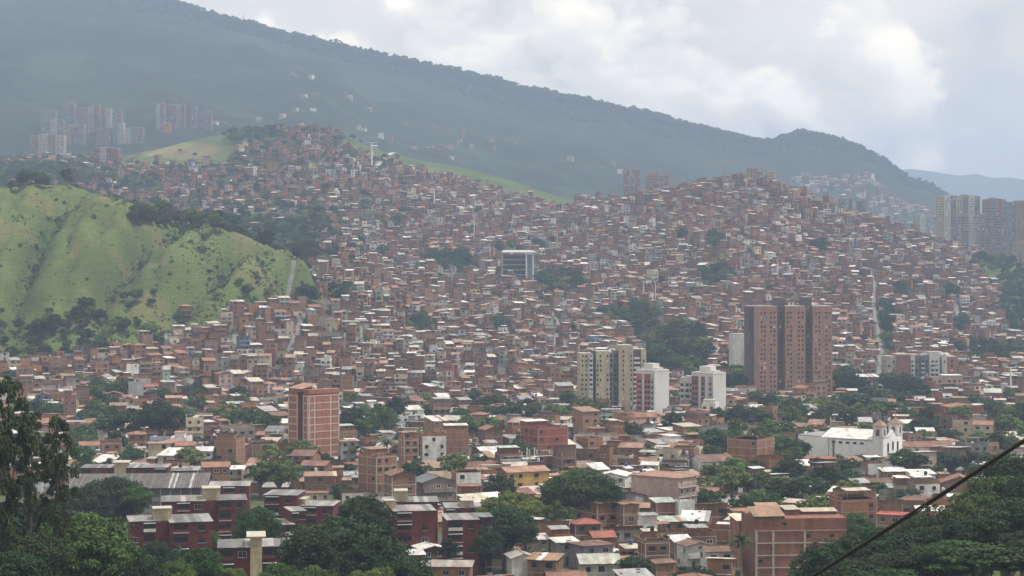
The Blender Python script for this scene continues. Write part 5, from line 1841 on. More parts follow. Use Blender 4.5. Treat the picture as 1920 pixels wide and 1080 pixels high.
for si, (sx0, sy0, _) in enumerate(seeds):
    r = random.Random(si * 13 + 5)
    near = sy0 < 1000
    yaw = R(r.choice([14, 24, -14, -26, 8, 32, -6]) + r.uniform(-4, 4)) if near else R(r.choice([0, 12, -12, 22, -22, 30, 5]) + r.uniform(-5, 5))
    c, s = math.cos(yaw), math.sin(yaw)
    v = -75.0
    flip = False
    while v < 75:
        dep = r.uniform(7.0, 10.5) if near else r.uniform(6.2, 9.2)
        u = -75.0
        while u < 75:
            w = r.uniform(3.8, 7.0) if not near else r.uniform(4.6, 8.6)
            uu, vv = u + w / 2, v + dep / 2
            X, Y = sx0 + c * uu - s * vv, sy0 + s * uu + c * vv
            u += w + (0.15 if r.random() < 0.8 else r.uniform(1.0, 3.0))
            if Y < 432 or Y > 2330:
                continue
            px = sx(X, Y)
            if px < -90 or px > 2010:
                continue
            dd = (SX - X) ** 2 + (SY - Y) ** 2
            j = np.argpartition(dd, 1)[:2]
            i0, i1 = (j[0], j[1]) if dd[j[0]] < dd[j[1]] else (j[1], j[0])
            if i0 != si or math.sqrt(dd[i1]) - math.sqrt(dd[i0]) < 7:
                continue
            g = gz(X, Y)
            ch = town_chance(px, pyz(g, Y), X, Y)
            if r.random() > ch:
                if ch > 0.2:
                    FREE.append((X, Y))
                continue
            if taken(X, Y, 3.7):
                continue
            h = style(r, not near)
            h['w'], h['d'] = w, dep - r.uniform(0, 1.4)
            h['fh'] = r.uniform(2.35, 2.75)
            h['n'] = (r.choice([1, 1, 2, 2]) if Y < 640 else r.choice([1, 2, 2, 2, 3])) if near else r.choice([1, 1, 2, 2, 2, 3, 3])
            if r.random() < (0.02 if near else 0.05) and h['kind'] == 'brick':
                h['n'] += 2
            if h['kind'] == 'plaster':
                h['n'] = min(h['n'], 3)
            put_house(h, X, Y, yaw + (math.pi if flip else 0))
        v += dep + (0.4 if not flip else r.uniform(3.5, 6.0))
        flip = not flip
CELL = {}
for h in HOUSES:
    CELL.setdefault((int(h['X'] // 12), int(h['Y'] // 12)), []).append(h)
r = random.Random(77)
for _ in range(9000):
    Y = r.uniform(440, 1080)
    px = r.uniform(-60, 1980)
    X = wx(px, Y)
    if r.random() > town_chance(px, pyz(gz(X, Y), Y), X, Y) or taken(X, Y, 1.6):
        continue
    w, d = r.uniform(3.2, 5.6), r.uniform(3.6, 6.2)
    cx, cyy = int(X // 12), int(Y // 12)
    near_h = [q for i in (-1, 0, 1) for j in (-1, 0, 1) for q in CELL.get((cx + i, cyy + j), ())]
    if any(math.hypot(q['X'] - X, q['Y'] - Y) < (min(q['w'], q['d']) + min(w, d)) * 0.5 for q in near_h):
        continue
    h = style(r)
    h['roof'] = r.choice(['tin', 'tin', 'terrace', 'gable'])
    if h['roof'] in ('tin', 'terrace') and 'rname' not in h:
        h['rname'] = r.choice(['white', 'grey', 'rusty', 'beige', 'grey'])
        h['rc'] = vary(TIN[h['rname']], 0.1, r)
    h['w'], h['d'], h['n'], h['fh'] = w, d, r.choice([1, 1, 1, 2]), r.uniform(2.2, 2.6)
    h['balc'], h['jut'] = None, False
    q = min(near_h, key=lambda q: math.hypot(q['X'] - X, q['Y'] - Y)) if near_h else None
    put_house(h, X, Y, (q['yaw'] if q else 0.2) + r.uniform(-0.06, 0.06))
    CELL.setdefault((cx, cyy), []).append(h)
# a hamlet far off on the mountain foot
DIST = []
r = random.Random(99)
for _ in range(1500):
    if r.random() < 0.6:
        px, Y = r.uniform(1420, 1800), r.uniform(2850, 3850)
    else:
        px, Y = r.uniform(60, 1400), r.uniform(2750, 3700)
        if fbm((px - 960) / F * Y, Y, 0.0028, 3) < 0.10 or r.random() < 0.7:
            continue
    X = (px - 960) / F * Y
    h = style(r)
    h['w'], h['d'], h['n'] = r.uniform(7, 12), r.uniform(7, 11), r.choice([1, 2, 2, 3])
    h['X'], h['Y'], h['yaw'], h['z'] = X, Y, r.uniform(-0.5, 0.5), mz(px, Y)
    DIST.append(h)

# ================================================================ trees
def leaves(rg, centres, radii, per, leaf, jitter=0.6, squash=0.8, up=0.25):
    """leaf quads spread over the surface of clumps"""
    V = []
    for c, rad in zip(centres, radii):
        u = rg.normal(size=(per, 3))
        u /= np.linalg.norm(u, axis=1)[:, None]
        u[:, 2] = np.where(u[:, 2] < -0.35, -u[:, 2], u[:, 2])
        p = c + u * np.array((1, 1, squash)) * rad * rg.uniform(0.65, 1.05, (per, 1))
        n = u + rg.normal(scale=jitter, size=(per, 3)) + np.array((0, 0, up))
        n /= np.linalg.norm(n, axis=1)[:, None]
        a = np.cross(n, rg.normal(size=(per, 3)))
        a /= np.linalg.norm(a, axis=1)[:, None]
        b = np.cross(n, a)
        s = leaf * rg.uniform(0.6, 1.25, (per, 1))
        a, b = a * s, b * s * 0.62
        V.append(np.stack([p - a, p - b * 0.9 + a * 0.1, p + a, p + b], 1))
    return np.concatenate(V).reshape(-1, 3)
def leaf_mesh(name, V, mat, rg, clump_of=None):
    n = len(V) // 4
    me = bpy.data.meshes.new(name)
    me.vertices.add(len(V))
    me.vertices.foreach_set('co', V.astype(np.float32).ravel())
    me.loops.add(len(V))
    me.loops.foreach_set('vertex_index', np.arange(len(V), dtype=np.int32))
    me.polygons.add(n)
    me.polygons.foreach_set('loop_start', np.arange(0, len(V), 4, dtype=np.int32))
    me.update(calc_edges=True)
    at = me.attributes.new('Col', 'FLOAT_COLOR', 'FACE')
    g = rg.uniform(0.7, 1.3, n)
    if clump_of:
        k = rg.uniform(0.75, 1.3, (n + clump_of - 1) // clump_of)
        g = g * np.repeat(k, clump_of)[:n]
    c = np.stack([g * rg.uniform(0.85, 1.2, n), g, g * 0.9, np.ones(n)], -1)
    at.data.foreach_set('color', c.astype(np.float32).ravel())
    me.materials.append(MATS[mat])
    return me
def crown_points(rg, kind, n):
    C, Q = [], []
    for i in range(n):
        if kind in ('broad', 'dark', 'light'):
            d = rg.normal(size=3)
            d /= np.linalg.norm(d)
            rr = rg.uniform(0.35, 1.0) ** 0.6
            p = np.array((0.40 * d[0] * rr, 0.40 * d[1] * rr, 0.62 + (0.30 if d[2] > 0 else 0.26) * d[2] * rr))
            C.append(p)
            Q.append(rg.uniform(0.07, 0.15) if n > 20 else rg.uniform(0.1, 0.16))
        elif kind == 'flat':
            a, rr = rg.uniform(0, 6.28), math.sqrt(rg.uniform(0.02, 1))
            C.append(np.array((0.5 * rr * math.cos(a), 0.5 * rr * math.sin(a), 0.86 - 0.20 * rr ** 2 + rg.uniform(-0.08, 0.04))))
            Q.append(rg.uniform(0.07, 0.12))
        elif kind == 'tall':
            z = rg.uniform(0.26, 0.97)
            a = rg.uniform(0, 6.28)
            rr = 0.20 * math.sin(math.pi * min(1, (z - 0.25) / 0.8)) * rg.uniform(0.3, 1.1)
            C.append(np.array((rr * math.cos(a), rr * math.sin(a), z)))
            Q.append(rg.uniform(0.035, 0.075))
        elif kind == 'cypress':
            z = (i + 0.5) / n
            rr = 0.15 * (1 - z) ** 0.8 * rg.uniform(0.4, 1)
            a = rg.uniform(0, 6.28)
            C.append(np.array((rr * math.cos(a), rr * math.sin(a), 0.06 + 0.9 * z)))
            Q.append(0.035 + 0.06 * (1 - z))
    return np.array(C), np.array(Q)
CROWN, TRUNK = {}, {}
def make_tree(kind, mat, level, seed):
    rg = np.random.default_rng(seed)
    n, per, leaf = {'hi': (110, 165, 0.0165), 'mid': (46, 64, 0.034), 'low': (16, 26, 0.085)}[level]
    if kind == 'tall':
        n, leaf = int(n * 0.6), leaf * 0.75
    if kind == 'cypress':
        n, leaf = int(n * 0.7), leaf * 0.6
    C, Q = crown_points(rg, kind, n)
    V = leaves(rg, C, Q, per, leaf, squash=0.7 if kind != 'flat' else 0.5)
    cr = leaf_mesh('crown', V, mat, rg, per)
    b = MB()
    bk = (0.12, 0.10, 0.08) if kind != 'tall' else (0.10, 0.085, 0.07)
    top = {'broad': 0.6, 'dark': 0.6, 'light': 0.6, 'flat': 0.75, 'tall': 0.93, 'cypress': 0.9}[kind]
    r0 = {'tall': 0.016, 'cypress': 0.02}.get(kind, 0.03)
    b.tube([(0, 0, -0.12), (0.01, 0, 0.15), (0.0, 0.012, top * 0.6), (0.01, 0, top)], [r0 * 1.25, r0, r0 * 0.75, r0 * 0.3], 7, bk, 'bark')
    for i in rg.choice(len(C), min(len(C), 9), replace=False):
        z0 = top * rg.uniform(0.35, 0.75)
        c = C[i]
        b.tube([(0, 0, z0), tuple(c * np.array((0.55, 0.55, 0)) + np.array((0, 0, z0 * 0.45 + c[2] * 0.55))), tuple(c)], [r0 * 0.5, r0 * 0.33, r0 * 0.12], 5, bk, 'bark')
    return cr, b.mesh('trunk')
KM = {'broad': 'leaf', 'dark': 'leaf_dark', 'light': 'leaf_light', 'flat': 'leaf_light', 'tall': 'leaf_grey', 'cypress': 'leaf_dark'}
for kind in KM:
    for level, cnt in (('hi', 2), ('mid', 3), ('low', 3)):
        for s in range(cnt):
            if kind in ('cypress', 'flat', 'tall') and s > 0:
                continue
            CROWN[kind, level, s], TRUNK[kind, level, s] = make_tree(kind, KM[kind], level, hash((len(kind), level == 'hi', level == 'mid', s, ord(kind[0]))) % 100000)
def make_palm():
    rg = np.random.default_rng(5)
    V = []
    for i in range(34):
        a = i * 2.4
        el = rg.uniform(-0.35, 1.15)
        pts = []
        p = np.array((0.0, 0.0, 0.93))
        d = np.array((math.cos(a) * math.cos(el), math.sin(a) * math.cos(el), math.sin(el)))
        for k in range(7):
            pts.append(p.copy())
            p = p + d * 0.055
            d = d + np.array((0, 0, -0.20))
            d /= np.linalg.norm(d)
        for k in range(6):
            t = pts[k + 1] - pts[k]
            s = np.cross(t, (0, 0, 1.0))
            s /= np.linalg.norm(s) + 1e-9
            w0, w1 = (0.045 * (1 - k / 7) + 0.006), (0.045 * (1 - (k + 1) / 7) + 0.006)
            for sg in (-1, 1):
                dr = np.array((0, 0, -0.022))
                V.append(np.stack([pts[k], pts[k + 1], pts[k + 1] + sg * s * w1 + dr, pts[k] + sg * s * w0 + dr + t * 0.35]))
    cr = leaf_mesh('crown', np.concatenate(V), 'leaf', rg)
    b = MB()
    b.tube([(0, 0, -0.1), (0.012, 0, 0.3), (0.008, 0.01, 0.65), (0, 0, 0.95)], [0.026, 0.02, 0.018, 0.016], 7, (0.24, 0.20, 0.16), 'bark')
    return cr, b.mesh('trunk')
CROWN['palm', 'hi', 0], TRUNK['palm', 'hi', 0] = make_palm()
for l in ('mid', 'low'):
    CROWN['palm', l, 0], TRUNK['palm', l, 0] = CROWN['palm', 'hi', 0], TRUNK['palm', 'hi', 0]
NV = {(k, l): sum(1 for q in CROWN if q[0] == k and q[1] == l) for k in list(KM) + ['palm'] for l in ('hi', 'mid', 'low')}
WF = {'broad': 0.95, 'dark': 0.95, 'light': 0.95, 'flat': 1.1, 'tall': 0.46, 'cypress': 0.34, 'palm': 0.62}     # crown width over height of the mesh

# groves, by their place on the ground
tr = random.Random(21)
for e in GROVES:
    px0, py0, rx, ry = e
    n = int(max(3, rx * ry / 26))
    for _ in range(n):
        a, q = tr.uniform(0, 6.28), math.sqrt(tr.random())
        px, py = px0 + rx * q * math.cos(a), py0 + ry * q * math.sin(a)
        Y = yground(px, py)
        X = wx(px, Y)
        if Y >= 2390 or taken(X, Y, 2.0):
            continue
        h = tr.uniform(7, 14)
        tree_at(X, Y, h, h * tr.uniform(0.7, 1.05), tr.choice(['broad', 'broad', 'dark', 'dark', 'light']))
# the toe and the back of the grassy hill
for _ in range(95):
    px = tr.uniform(-60, 590) if tr.random() < 0.25 else tr.uniform(-60, 300)
    yt = np.interp(px, [-800, 0, 200, 400, 540, 580, 640], [1000, 1030, 1062, 1122, 1175, 1205, 1222])
    Y = yt + tr.uniform(-8, 32) * (1.3 if px < 300 else 0.7)
    X = wx(px, Y)
    if taken(X, Y, 1.5):
        continue
    h = tr.uniform(5, 10)
    tree_at(X, Y, h, h * tr.uniform(0.8, 1.2), tr.choice(['broad', 'dark', 'light']))
for _ in range(330):
    px = tr.uniform(190, 600) if tr.random() < 0.85 else tr.uniform(-60, 190)
    Y = np.interp(px, [-800, 0, 200, 540, 580, 700], [1380, 1330, 1300, 1245, 1235, 1225]) + tr.uniform(6, 60)
    if px < 250 and tr.random() < 0.3:
        continue
    X = wx(px, Y)
    h = tr.uniform(7, 14) if px < 520 else tr.uniform(4, 8)
    tree_at(X, Y, h, h * tr.uniform(0.75, 1.1), tr.choice(['broad', 'dark', 'dark']))
for _ in range(900):
    px, Y = tr.uniform(-80, 760), tr.uniform(1480, 2320)
    X = wx(px, Y)
    g = gz(X, Y)
    if ground_kind(px, pyz(g, Y), X, Y) == 'meadow' and tr.random() < 0.93:
        continue
    h = tr.uniform(5, 11)
    tree_at(X, Y, h, h * tr.uniform(0.75, 1.1), tr.choice(['broad', 'dark', 'light', 'broad']))
for _ in range(260):
    px, Y = tr.uniform(-60, 330), tr.uniform(1640, 2120)
    if px > 200 and Y > 1850:
        continue
    X = wx(px, Y)
    h = tr.uniform(8, 14)
    tree_at(X, Y, h, h * tr.uniform(0.8, 1.1), tr.choice(['broad', 'dark', 'dark']))
for _ in range(420):
    px, Y = tr.uniform(120, 610), tr.uniform(1340, 1800)
    X = wx(px, Y)
    if ground_kind(px, pyz(gz(X, Y), Y), X, Y) != 'grove':
        continue
    h = tr.uniform(6, 12)
    tree_at(X, Y, h, h * tr.uniform(0.8, 1.1), tr.choice(['broad', 'dark', 'dark', 'light']))
# gaps between the houses
for X, Y in FREE:
    if tr.random() < (0.8 if Y < 1000 else 0.55) and not taken(X, Y, 2.5):
        h = tr.uniform(4, 9) if Y > 1000 else tr.uniform(5.5, 12)
        tree_at(X, Y, h, h * tr.uniform(0.7, 1.1), tr.choice(['broad', 'broad', 'dark', 'light', 'light']))

# ---------------------------------------------------------------- who can be seen: a coarse picture of ids, far to near
BW, BH = 960, 540
buf = np.full((BH, BW), -1, np.int32)
items = []
for i, h in enumerate(HOUSES):
    H = h['n'] * h.get('fh', 2.75) + 1.0
    a = h['yaw']
    hw = (h['w'] * abs(math.cos(a)) + h['d'] * abs(math.sin(a))) / 2
    items.append((h['Y'], i, h['X'], hw, h['z'], h['z'] + H))
NT0 = 100000
for i, t in enumerate(TREES):
    items.append((t['Y'], NT0 + i, t['X'], t['w'] * 0.42, t['z'] + t['h'] * 0.2, t['z'] + t['h'] * 0.95))
for X, Y, hw, z0, z1 in OCC:
    items.append((Y, -2, X, hw, z0, z1))
# the ground of the grassy hill hides what is behind it
for j, p in enumerate(PXS):
    if -60 < p < 600:
        k = np.argmax(GREEN[:, j] * ZG[:, j] * (YG < 1400))
        if GREEN[k, j]:
            items.append((float(YG[k]), -2, float(XG[k, j]), 2.2, -20.0, float(ZG[k, j])))
items.sort(key=lambda q: -q[0])
for Y, idn, X, hw, z0, z1 in items:
    x0, x1 = (sx(X - hw, Y)) / 2, (sx(X + hw, Y)) / 2
    y0, y1 = pyz(z1, Y) / 2, pyz(z0, Y) / 2
    a, b = max(0, int(round(x0))), min(BW, max(int(round(x0)) + 1, int(round(x1))))
    c, d = max(0, int(round(y0))), min(BH, max(int(round(y0)) + 1, int(round(y1))))
    if b > a and d > c:
        buf[c:d, a:b] = idn
seen_h = np.bincount(buf[(buf >= 0) & (buf < NT0)], minlength=len(HOUSES))
seen_t = np.bincount(buf[buf >= NT0] - NT0, minlength=len(TREES))
N_HOUSE, N_TREE = 298, 290
ho = sorted(range(len(HOUSES)), key=lambda i: -(seen_h[i] + (10000 if HOUSES[i]['hand'] and seen_h[i] > 3 else 0)))
IND_H = set(ho[:N_HOUSE])
to = sorted(range(len(TREES)), key=lambda i: -seen_t[i])
IND_T = set(to[:N_TREE])

# ---------------------------------------------------------------- labels from what stands nearby
ANCH = [('the white church', 1597, 820), ('the brown triple tower', 1485, 690), ('the beige tower', 1148, 720), ('the brick tower', 583, 800), ('the yellow-fronted house', 980, 890),
        ('the corrugated school', 255, 915), ('the big unfinished building', 1500, 1030), ('the grey library', 974, 492), ('the floodlight mast', 1508, 950), ('the grassy hill', 300, 520),
        ('the striped slim tower', 1226, 745), ('the grey-white apartments', 1720, 695), ('the corner mast', 1895, 720), ('the dark red loggia block', 560, 950), ('the pair of pylons', 1218, 550)]
ORD = ['', 'second ', 'third ', 'fourth ', 'fifth ', 'sixth ', 'seventh ', 'eighth ', 'ninth ', 'tenth ', 'eleventh ', 'twelfth ', 'thirteenth ', 'fourteenth ', 'fifteenth ', 'sixteenth ', 'seventeenth ', 'eighteenth ', 'nineteenth ', 'twentieth '] + ['twenty-%s ' % x for x in ('first', 'second', 'third', 'fourth', 'fifth', 'sixth', 'seventh', 'eighth', 'ninth')]
def where(px, py):
    best = min(ANCH, key=lambda a: math.hypot(px - a[1], (py - a[2]) * 1.4))
    dx, dy = px - best[1], (py - best[2]) * 1.6
    if abs(dx) > abs(dy):
        rel = 'left of' if dx < 0 else 'right of'
    else:
        rel = 'behind' if dy < 0 else 'in front of'
    return rel + ' ' + best[0], math.hypot(dx, dy)
def number(entries):
    """entries: (key, look, place, distance) -> label, the nth of its look counted outward from the landmark"""
    groups = {}
    for k, look, pl, dist in entries:
        groups.setdefault((look, pl), []).append((dist, k))
    out = {}
    for (look, pl), L in groups.items():
        L.sort()
        for i, (dist, k) in enumerate(L):
            if len(L) == 1:
                out[k] = f'{look}, {pl}'
            else:
                out[k] = f'{look}, {"first " if i == 0 else ORD[min(i, len(ORD) - 1)]}such {pl}'
    return out
ent = []
for i in sorted(IND_H):
    h = HOUSES[i]
    H = h['n'] * h.get('fh', 2.75)
    pl, dist = where(sx(h['X'], h['Y']), pyz(h['z'] + H * 0.6, h['Y']))
    ent.append((i, f"{NUM[h['n']]}-storey {h['cname']} house, {roofword(h)}", pl, dist))
LAB_H = number(ent)
TK = {'broad': 'green round-crowned tree', 'dark': 'dark dense-crowned tree', 'light': 'yellowish-green tree', 'flat': 'flat-topped light green tree', 'tall': 'tall slender sparse tree', 'cypress': 'dark pointed conifer', 'palm': 'feathery palm'}
ent = []
for i in sorted(IND_T):
    t = TREES[i]
    pl, dist = where(sx(t['X'], t['Y']), pyz(t['z'] + t['h'] * 0.6, t['Y']))
    size = 'small ' if t['h'] < 7 else ('mid-sized ' if t['h'] < 12 else 'large ')
    ent.append((i, size + TK[t['kind']], pl, dist))
LAB_T = number(ent)

# ---------------------------------------------------------------- build the houses
rest = MB()
def house_into(mb, h, seed):
    r = random.Random(seed)
    P, O = house(h, r, low=True)
    loc = (h['X'], h['Y'], h['z'])
    one = MB()
    for b in P.values():
        if b.f:
            one.add(b, (0, 0, 0), 0)
    for x, y, rz, z, w, hh, kind in O:
        c, s = math.cos(rz), math.sin(rz)
        q = [(-w / 2, 0), (w / 2, 0)]
        col = (0.025, 0.027, 0.03) if kind == 'window' else (0.12, 0.10, 0.09)
        pts = [(x + c * u + s * 0.06, y + s * u - c * 0.06) for u, _ in q]
        one.face([(*pts[0], z), (*pts[1], z), (*pts[1], z + hh), (*pts[0], z + hh)], col, 'glass' if kind == 'window' else 'paint')
        if kind == 'window' and h['wf'] == 'white' and h['Y'] < 1500:
            pts = [(x + c * u * 1.2 + s * 0.05, y + s * u * 1.2 - c * 0.05) for u, _ in q]
            one.face([(*pts[0], z - 0.12), (*pts[1], z - 0.12), (*pts[1], z + hh + 0.1), (*pts[0], z + hh + 0.1)], (0.6, 0.6, 0.58), 'paint')
    mb.add(one, loc, h['yaw'])
for i, h in enumerate(HOUSES):
    if h.get('foot', 4.0) > 2 and h['Y'] < 980:
        h['foot'] = 1.0
    if i in IND_H:
        r = random.Random(i * 3 + 1)
        P, O = house(h, r)
        t = thing('house', LAB_H[i], 'house', (h['X'], h['Y'], h['z']), h['yaw'], 'houses of the town')
        for nm, b in P.items():
            if not b.f:
                continue
            if nm == 'stair_box':
                nm = 'roof_room'
            if nm == 'roof_post':
                for q in range(len(b.v) // 8):
                    s_ = MB()
                    (xa, ya, za), (xb, yb, zb_) = b.v[q * 8], b.v[q * 8 + 6]
                    s_.box(xa, xb, ya, yb, za, zb_, b.c[q * 6])
                    part(t, nm, s_)
                continue
            part(t, nm, b)
        for x, y, rz, z, w, hh, kind in O:
            link(kind, OPEN[kind, h['wf']], t, (x, y, z), rz, (w, 1.0, hh))
    else:
        house_into(rest, h, i * 3 + 1)
for i, h in enumerate(DIST):
    h['foot'] = 6
    h['side'] = 0.3
    house_into(rest, h, 90000 + i)
o = part(None, 'hillside_houses', rest)
tag(o, 'mass of small brick and plaster houses covering the hillside', 'houses', kind='stuff')

# ---------------------------------------------------------------- build the trees
for i in sorted(IND_T):
    t = TREES[i]
    px_size = t['h'] * F / t['Y']
    lev = 'hi' if px_size > 85 else 'mid'
    v = i % NV[t['kind'], lev]
    rz = (i * 1.7) % 6.28
    T = thing({'palm': 'palm_tree', 'cypress': 'conifer_tree', 'tall': 'eucalyptus_tree'}.get(t['kind'], 'tree'), LAB_T[i], 'tree', (t['X'], t['Y'], t['z']), rz, 'trees of the valley')
    s = t['w'] / WF[t['kind']]
    sz = min(t['h'], s * {'tall': 2.2, 'cypress': 1.2, 'palm': 3.0}.get(t['kind'], 1.15))
    link('trunk', TRUNK[t['kind'], lev, v], T, None, 0, (s, s, t['h']))
    link('crown', CROWN[t['kind'], lev, v], T, (0, 0, t['h'] - sz), 0, (s, s, sz))

def scatter(name, label, pts, meshes):
    """pts: x, y, z, width scale, height scale, turn, mesh index; copies laid on points"""
    src = bpy.data.collections.new(name + '_kinds')
    for k, me in enumerate(meshes):
        src.objects.link(bpy.data.objects.new('%s_kind_%02d' % (name, k), me))
    me = bpy.data.meshes.new(name)
    A = np.array(pts, np.float32)
    me.vertices.add(len(A))
    me.vertices.foreach_set('co', A[:, :3].ravel())
    for nm, dt, dat in (('sc', 'FLOAT_VECTOR', A[:, [3, 3, 4]]), ('ro', 'FLOAT_VECTOR', np.stack([A[:, 5] * 0, A[:, 5] * 0, A[:, 5]], -1))):
        at = me.attributes.new(nm, dt, 'POINT')
        at.data.foreach_set('vector', np.ascontiguousarray(dat).ravel())
    at = me.attributes.new('ix', 'INT', 'POINT')
    at.data.foreach_set('value', A[:, 6].astype(np.int32))
    o = link(name, me)
    ng = bpy.data.node_groups.new(name, 'GeometryNodeTree')
    ng.interface.new_socket('Geometry', in_out='INPUT', socket_type='NodeSocketGeometry')
    ng.interface.new_socket('Geometry', in_out='OUTPUT', socket_type='NodeSocketGeometry')
    N = ng.nodes.new
    gi, go = N('NodeGroupInput'), N('NodeGroupOutput')
    ip = N('GeometryNodeInstanceOnPoints')
    ci = N('GeometryNodeCollectionInfo')
    ci.inputs['Collection'].default_value = src
    ci.inputs['Separate Children'].default_value = True
    ci.inputs['Reset Children'].default_value = True
    def attr(nm, t):
        n = N('GeometryNodeInputNamedAttribute')
        n.data_type = t
        n.inputs['Name'].default_value = nm
        return n.outputs['Attribute']
    L = ng.links.new
    L(gi.outputs[0], ip.inputs['Points'])
    L(ci.outputs[0], ip.inputs['Instance'])
    ip.inputs['Pick Instance'].default_value = True
    L(attr('ix', 'INT'), ip.inputs['Instance Index'])
    L(attr('sc', 'FLOAT_VECTOR'), ip.inputs['Scale'])
    e2r = N('FunctionNodeEulerToRotation')
    L(attr('ro', 'FLOAT_VECTOR'), e2r.inputs[0])
    L(e2r.outputs[0], ip.inputs['Rotation'])
    L(ip.outputs[0], go.inputs[0])
    md = o.modifiers.new('scatter', 'NODES')
    md.node_group = ng
    return tag(o, label, None, kind='stuff')
LOWK = [('broad', 0), ('broad', 1), ('broad', 2), ('dark', 0), ('dark', 1), ('dark', 2), ('light', 0), ('light', 1), ('light', 2)]
LOWM = [CROWN[k, 'low', s] for k, s in LOWK]
MIDM = [CROWN[k, 'mid', s] for k, s in LOWK]
pts = []
for i, t in enumerate(TREES):
    if i in IND_T:
        continue
    k = {'broad': 0, 'dark': 3, 'light': 6}.get(t['kind'], 0) + i % 3
    s = t['w'] / 0.95
    pts.append((t['X'], t['Y'], t['z'] - 0.1 * t['h'], s, t['h'], (i * 2.1) % 6.28, k))
scatter('hillside_trees', 'dense greenery scattered between the hillside houses', pts, MIDM)
# bushes on the grassy hill, thick in the gullies
pts = []
for _ in range(26000):
    px = tr.uniform(-120, 600)
    yt = np.interp(px, [-800, 0, 200, 400, 540, 580, 640], [1000, 1030, 1062, 1122, 1175, 1205, 1222])
    yc = np.interp(px, [-800, 0, 200, 540, 580, 700], [1380, 1330, 1300, 1245, 1235, 1225])
    t = tr.random()
    Y = yt + (yc - yt) * t
    X = wx(px, Y)
    if gcell(GREEN, X, Y) < 1:
        continue
    g = gcell(GULLY, X, Y)
    n = fbm(X, Y, 0.02, 2)
    if tr.random() > 0.03 + 1.6 * max(0, g - 0.40) + (0.35 if n > 0.22 else 0) + (0.3 if t < 0.12 else 0):
        continue
    h = tr.uniform(0.35, 1.2) if tr.random() < 0.94 else tr.uniform(1.5, 3.5)
    pts.append((X, Y, gz(X, Y) - 0.35 * h, h * tr.uniform(1.2, 2.0), h * 1.3, tr.uniform(0, 6.28), tr.choice([0, 1, 2, 6, 7, 8, 6, 7, 8])))
SHRM = []
for q in LOWM:
    q = q.copy()
    q.materials[0] = MATS['shrub']
    SHRM.append(q)
scatter('hill_bushes', 'low bushes dotting the gullies of the grassy hill', pts, SHRM)
# the wood on the mountain
pts = []
for _ in range(7000):
    if tr.random() < 0.60:
        px, Y = tr.uniform(-60, 1980), tr.uniform(4300, 4360)
    else:
        px, Y = tr.uniform(-60, 1980), tr.uniform(4120, 4330)
    X = (px - 960) / F * Y
    n3 = fbm(X + 77, Y, 0.0045, 4)
    if n3 > 0.2 and Y < 4150 and tr.random() < 0.6:
        continue
    if 1440 < px < 1800 and Y < 3750 and tr.random() < 0.8:
        continue
    h = tr.uniform(5, 11) if Y < 4290 else tr.choice([8, 10, 12, 14, 16, 20, 24]) * tr.uniform(0.8, 1.1)
    pts.append((X, Y, mz(px, Y) - 0.2 * h, h * tr.uniform(0.7, 1.3), h, tr.uniform(0, 6.28), tr.choice([0, 1, 2, 3, 4, 5])))
FARM = []
for q in LOWM[:6]:
    q = q.copy()
    q.materials[0] = MATS['leaf_far']
    FARM.append(q)
scatter('mountain_forest', 'hazy forest covering the mountain slopes', pts, FARM)

# ---------------------------------------------------------------- cars on the roads
def car_meshes(col):
    b = MB()
    prof = [(-2.1, 0.35), (2.1, 0.35), (2.1, 0.75), (1.15, 0.92), (0.55, 1.42), (-1.25, 1.45), (-1.95, 0.95), (-2.1, 0.85)]
    for s in (-1, 1):
        f = [(x, s * 0.82, z) for x, z in prof]
        b.face(f if s < 0 else f[::-1], col)
    n = len(prof)
    for i in range(n):
        (xa, za), (xb, zb) = prof[i], prof[(i + 1) % n]
        b.face([(xa, 0.82, za), (xb, 0.82, zb), (xb, -0.82, zb), (xa, -0.82, za)], col)
    g = MB()
    for s in (-1, 1):
        g.face([(x, s * 0.83, z) for x, z in ((-1.6, 0.95), (0.95, 0.95), (0.48, 1.34), (-1.2, 1.36))], (0.02, 0.02, 0.02), 'glass')
    g.face([(1.12, -0.7, 0.95), (1.12, 0.7, 0.95), (0.58, 0.7, 1.38), (0.58, -0.7, 1.38)], (0.02, 0.02, 0.02), 'glass')
    w = MB()
    for i in range(12):
        a0, a1 = 2 * math.pi * i / 12, 2 * math.pi * (i + 1) / 12
        for y in (-0.1, 0.1):
            w.face([(0.33 * math.cos(a0), y, 0.33 * math.sin(a0)), (0.33 * math.cos(a1), y, 0.33 * math.sin(a1)), (0, y, 0)], (0.03, 0.03, 0.03))
        w.face([(0.33 * math.cos(a0), -0.1, 0.33 * math.sin(a0)), (0.33 * math.cos(a1), -0.1, 0.33 * math.sin(a1)), (0.33 * math.cos(a1), 0.1, 0.33 * math.sin(a1)), (0.33 * math.cos(a0), 0.1, 0.33 * math.sin(a0))], (0.03, 0.03, 0.03))
    return b.mesh('body'), g.mesh('window'), w.mesh('wheel')
cars = [(0, 0.25, 'white', (0.75, 0.75, 0.75), 'white car low on the steep road beside the brown triple tower'), (0, 0.5, 'grey', (0.3, 0.3, 0.32), 'grey car halfway up the steep road beside the brown triple tower'),
        (0, 0.75, 'white', (0.72, 0.72, 0.72), 'white car near the top of the steep road beside the brown triple tower'), (1, 0.4, 'white', (0.7, 0.7, 0.7), 'white car on the narrow street climbing behind the brick tower'),
        (1, 0.7, 'red', (0.4, 0.04, 0.03), 'red car on the narrow street climbing behind the brick tower'), (4, 0.6, 'white', (0.75, 0.75, 0.75), 'white car on the pale road at the tip of the grassy hill')]
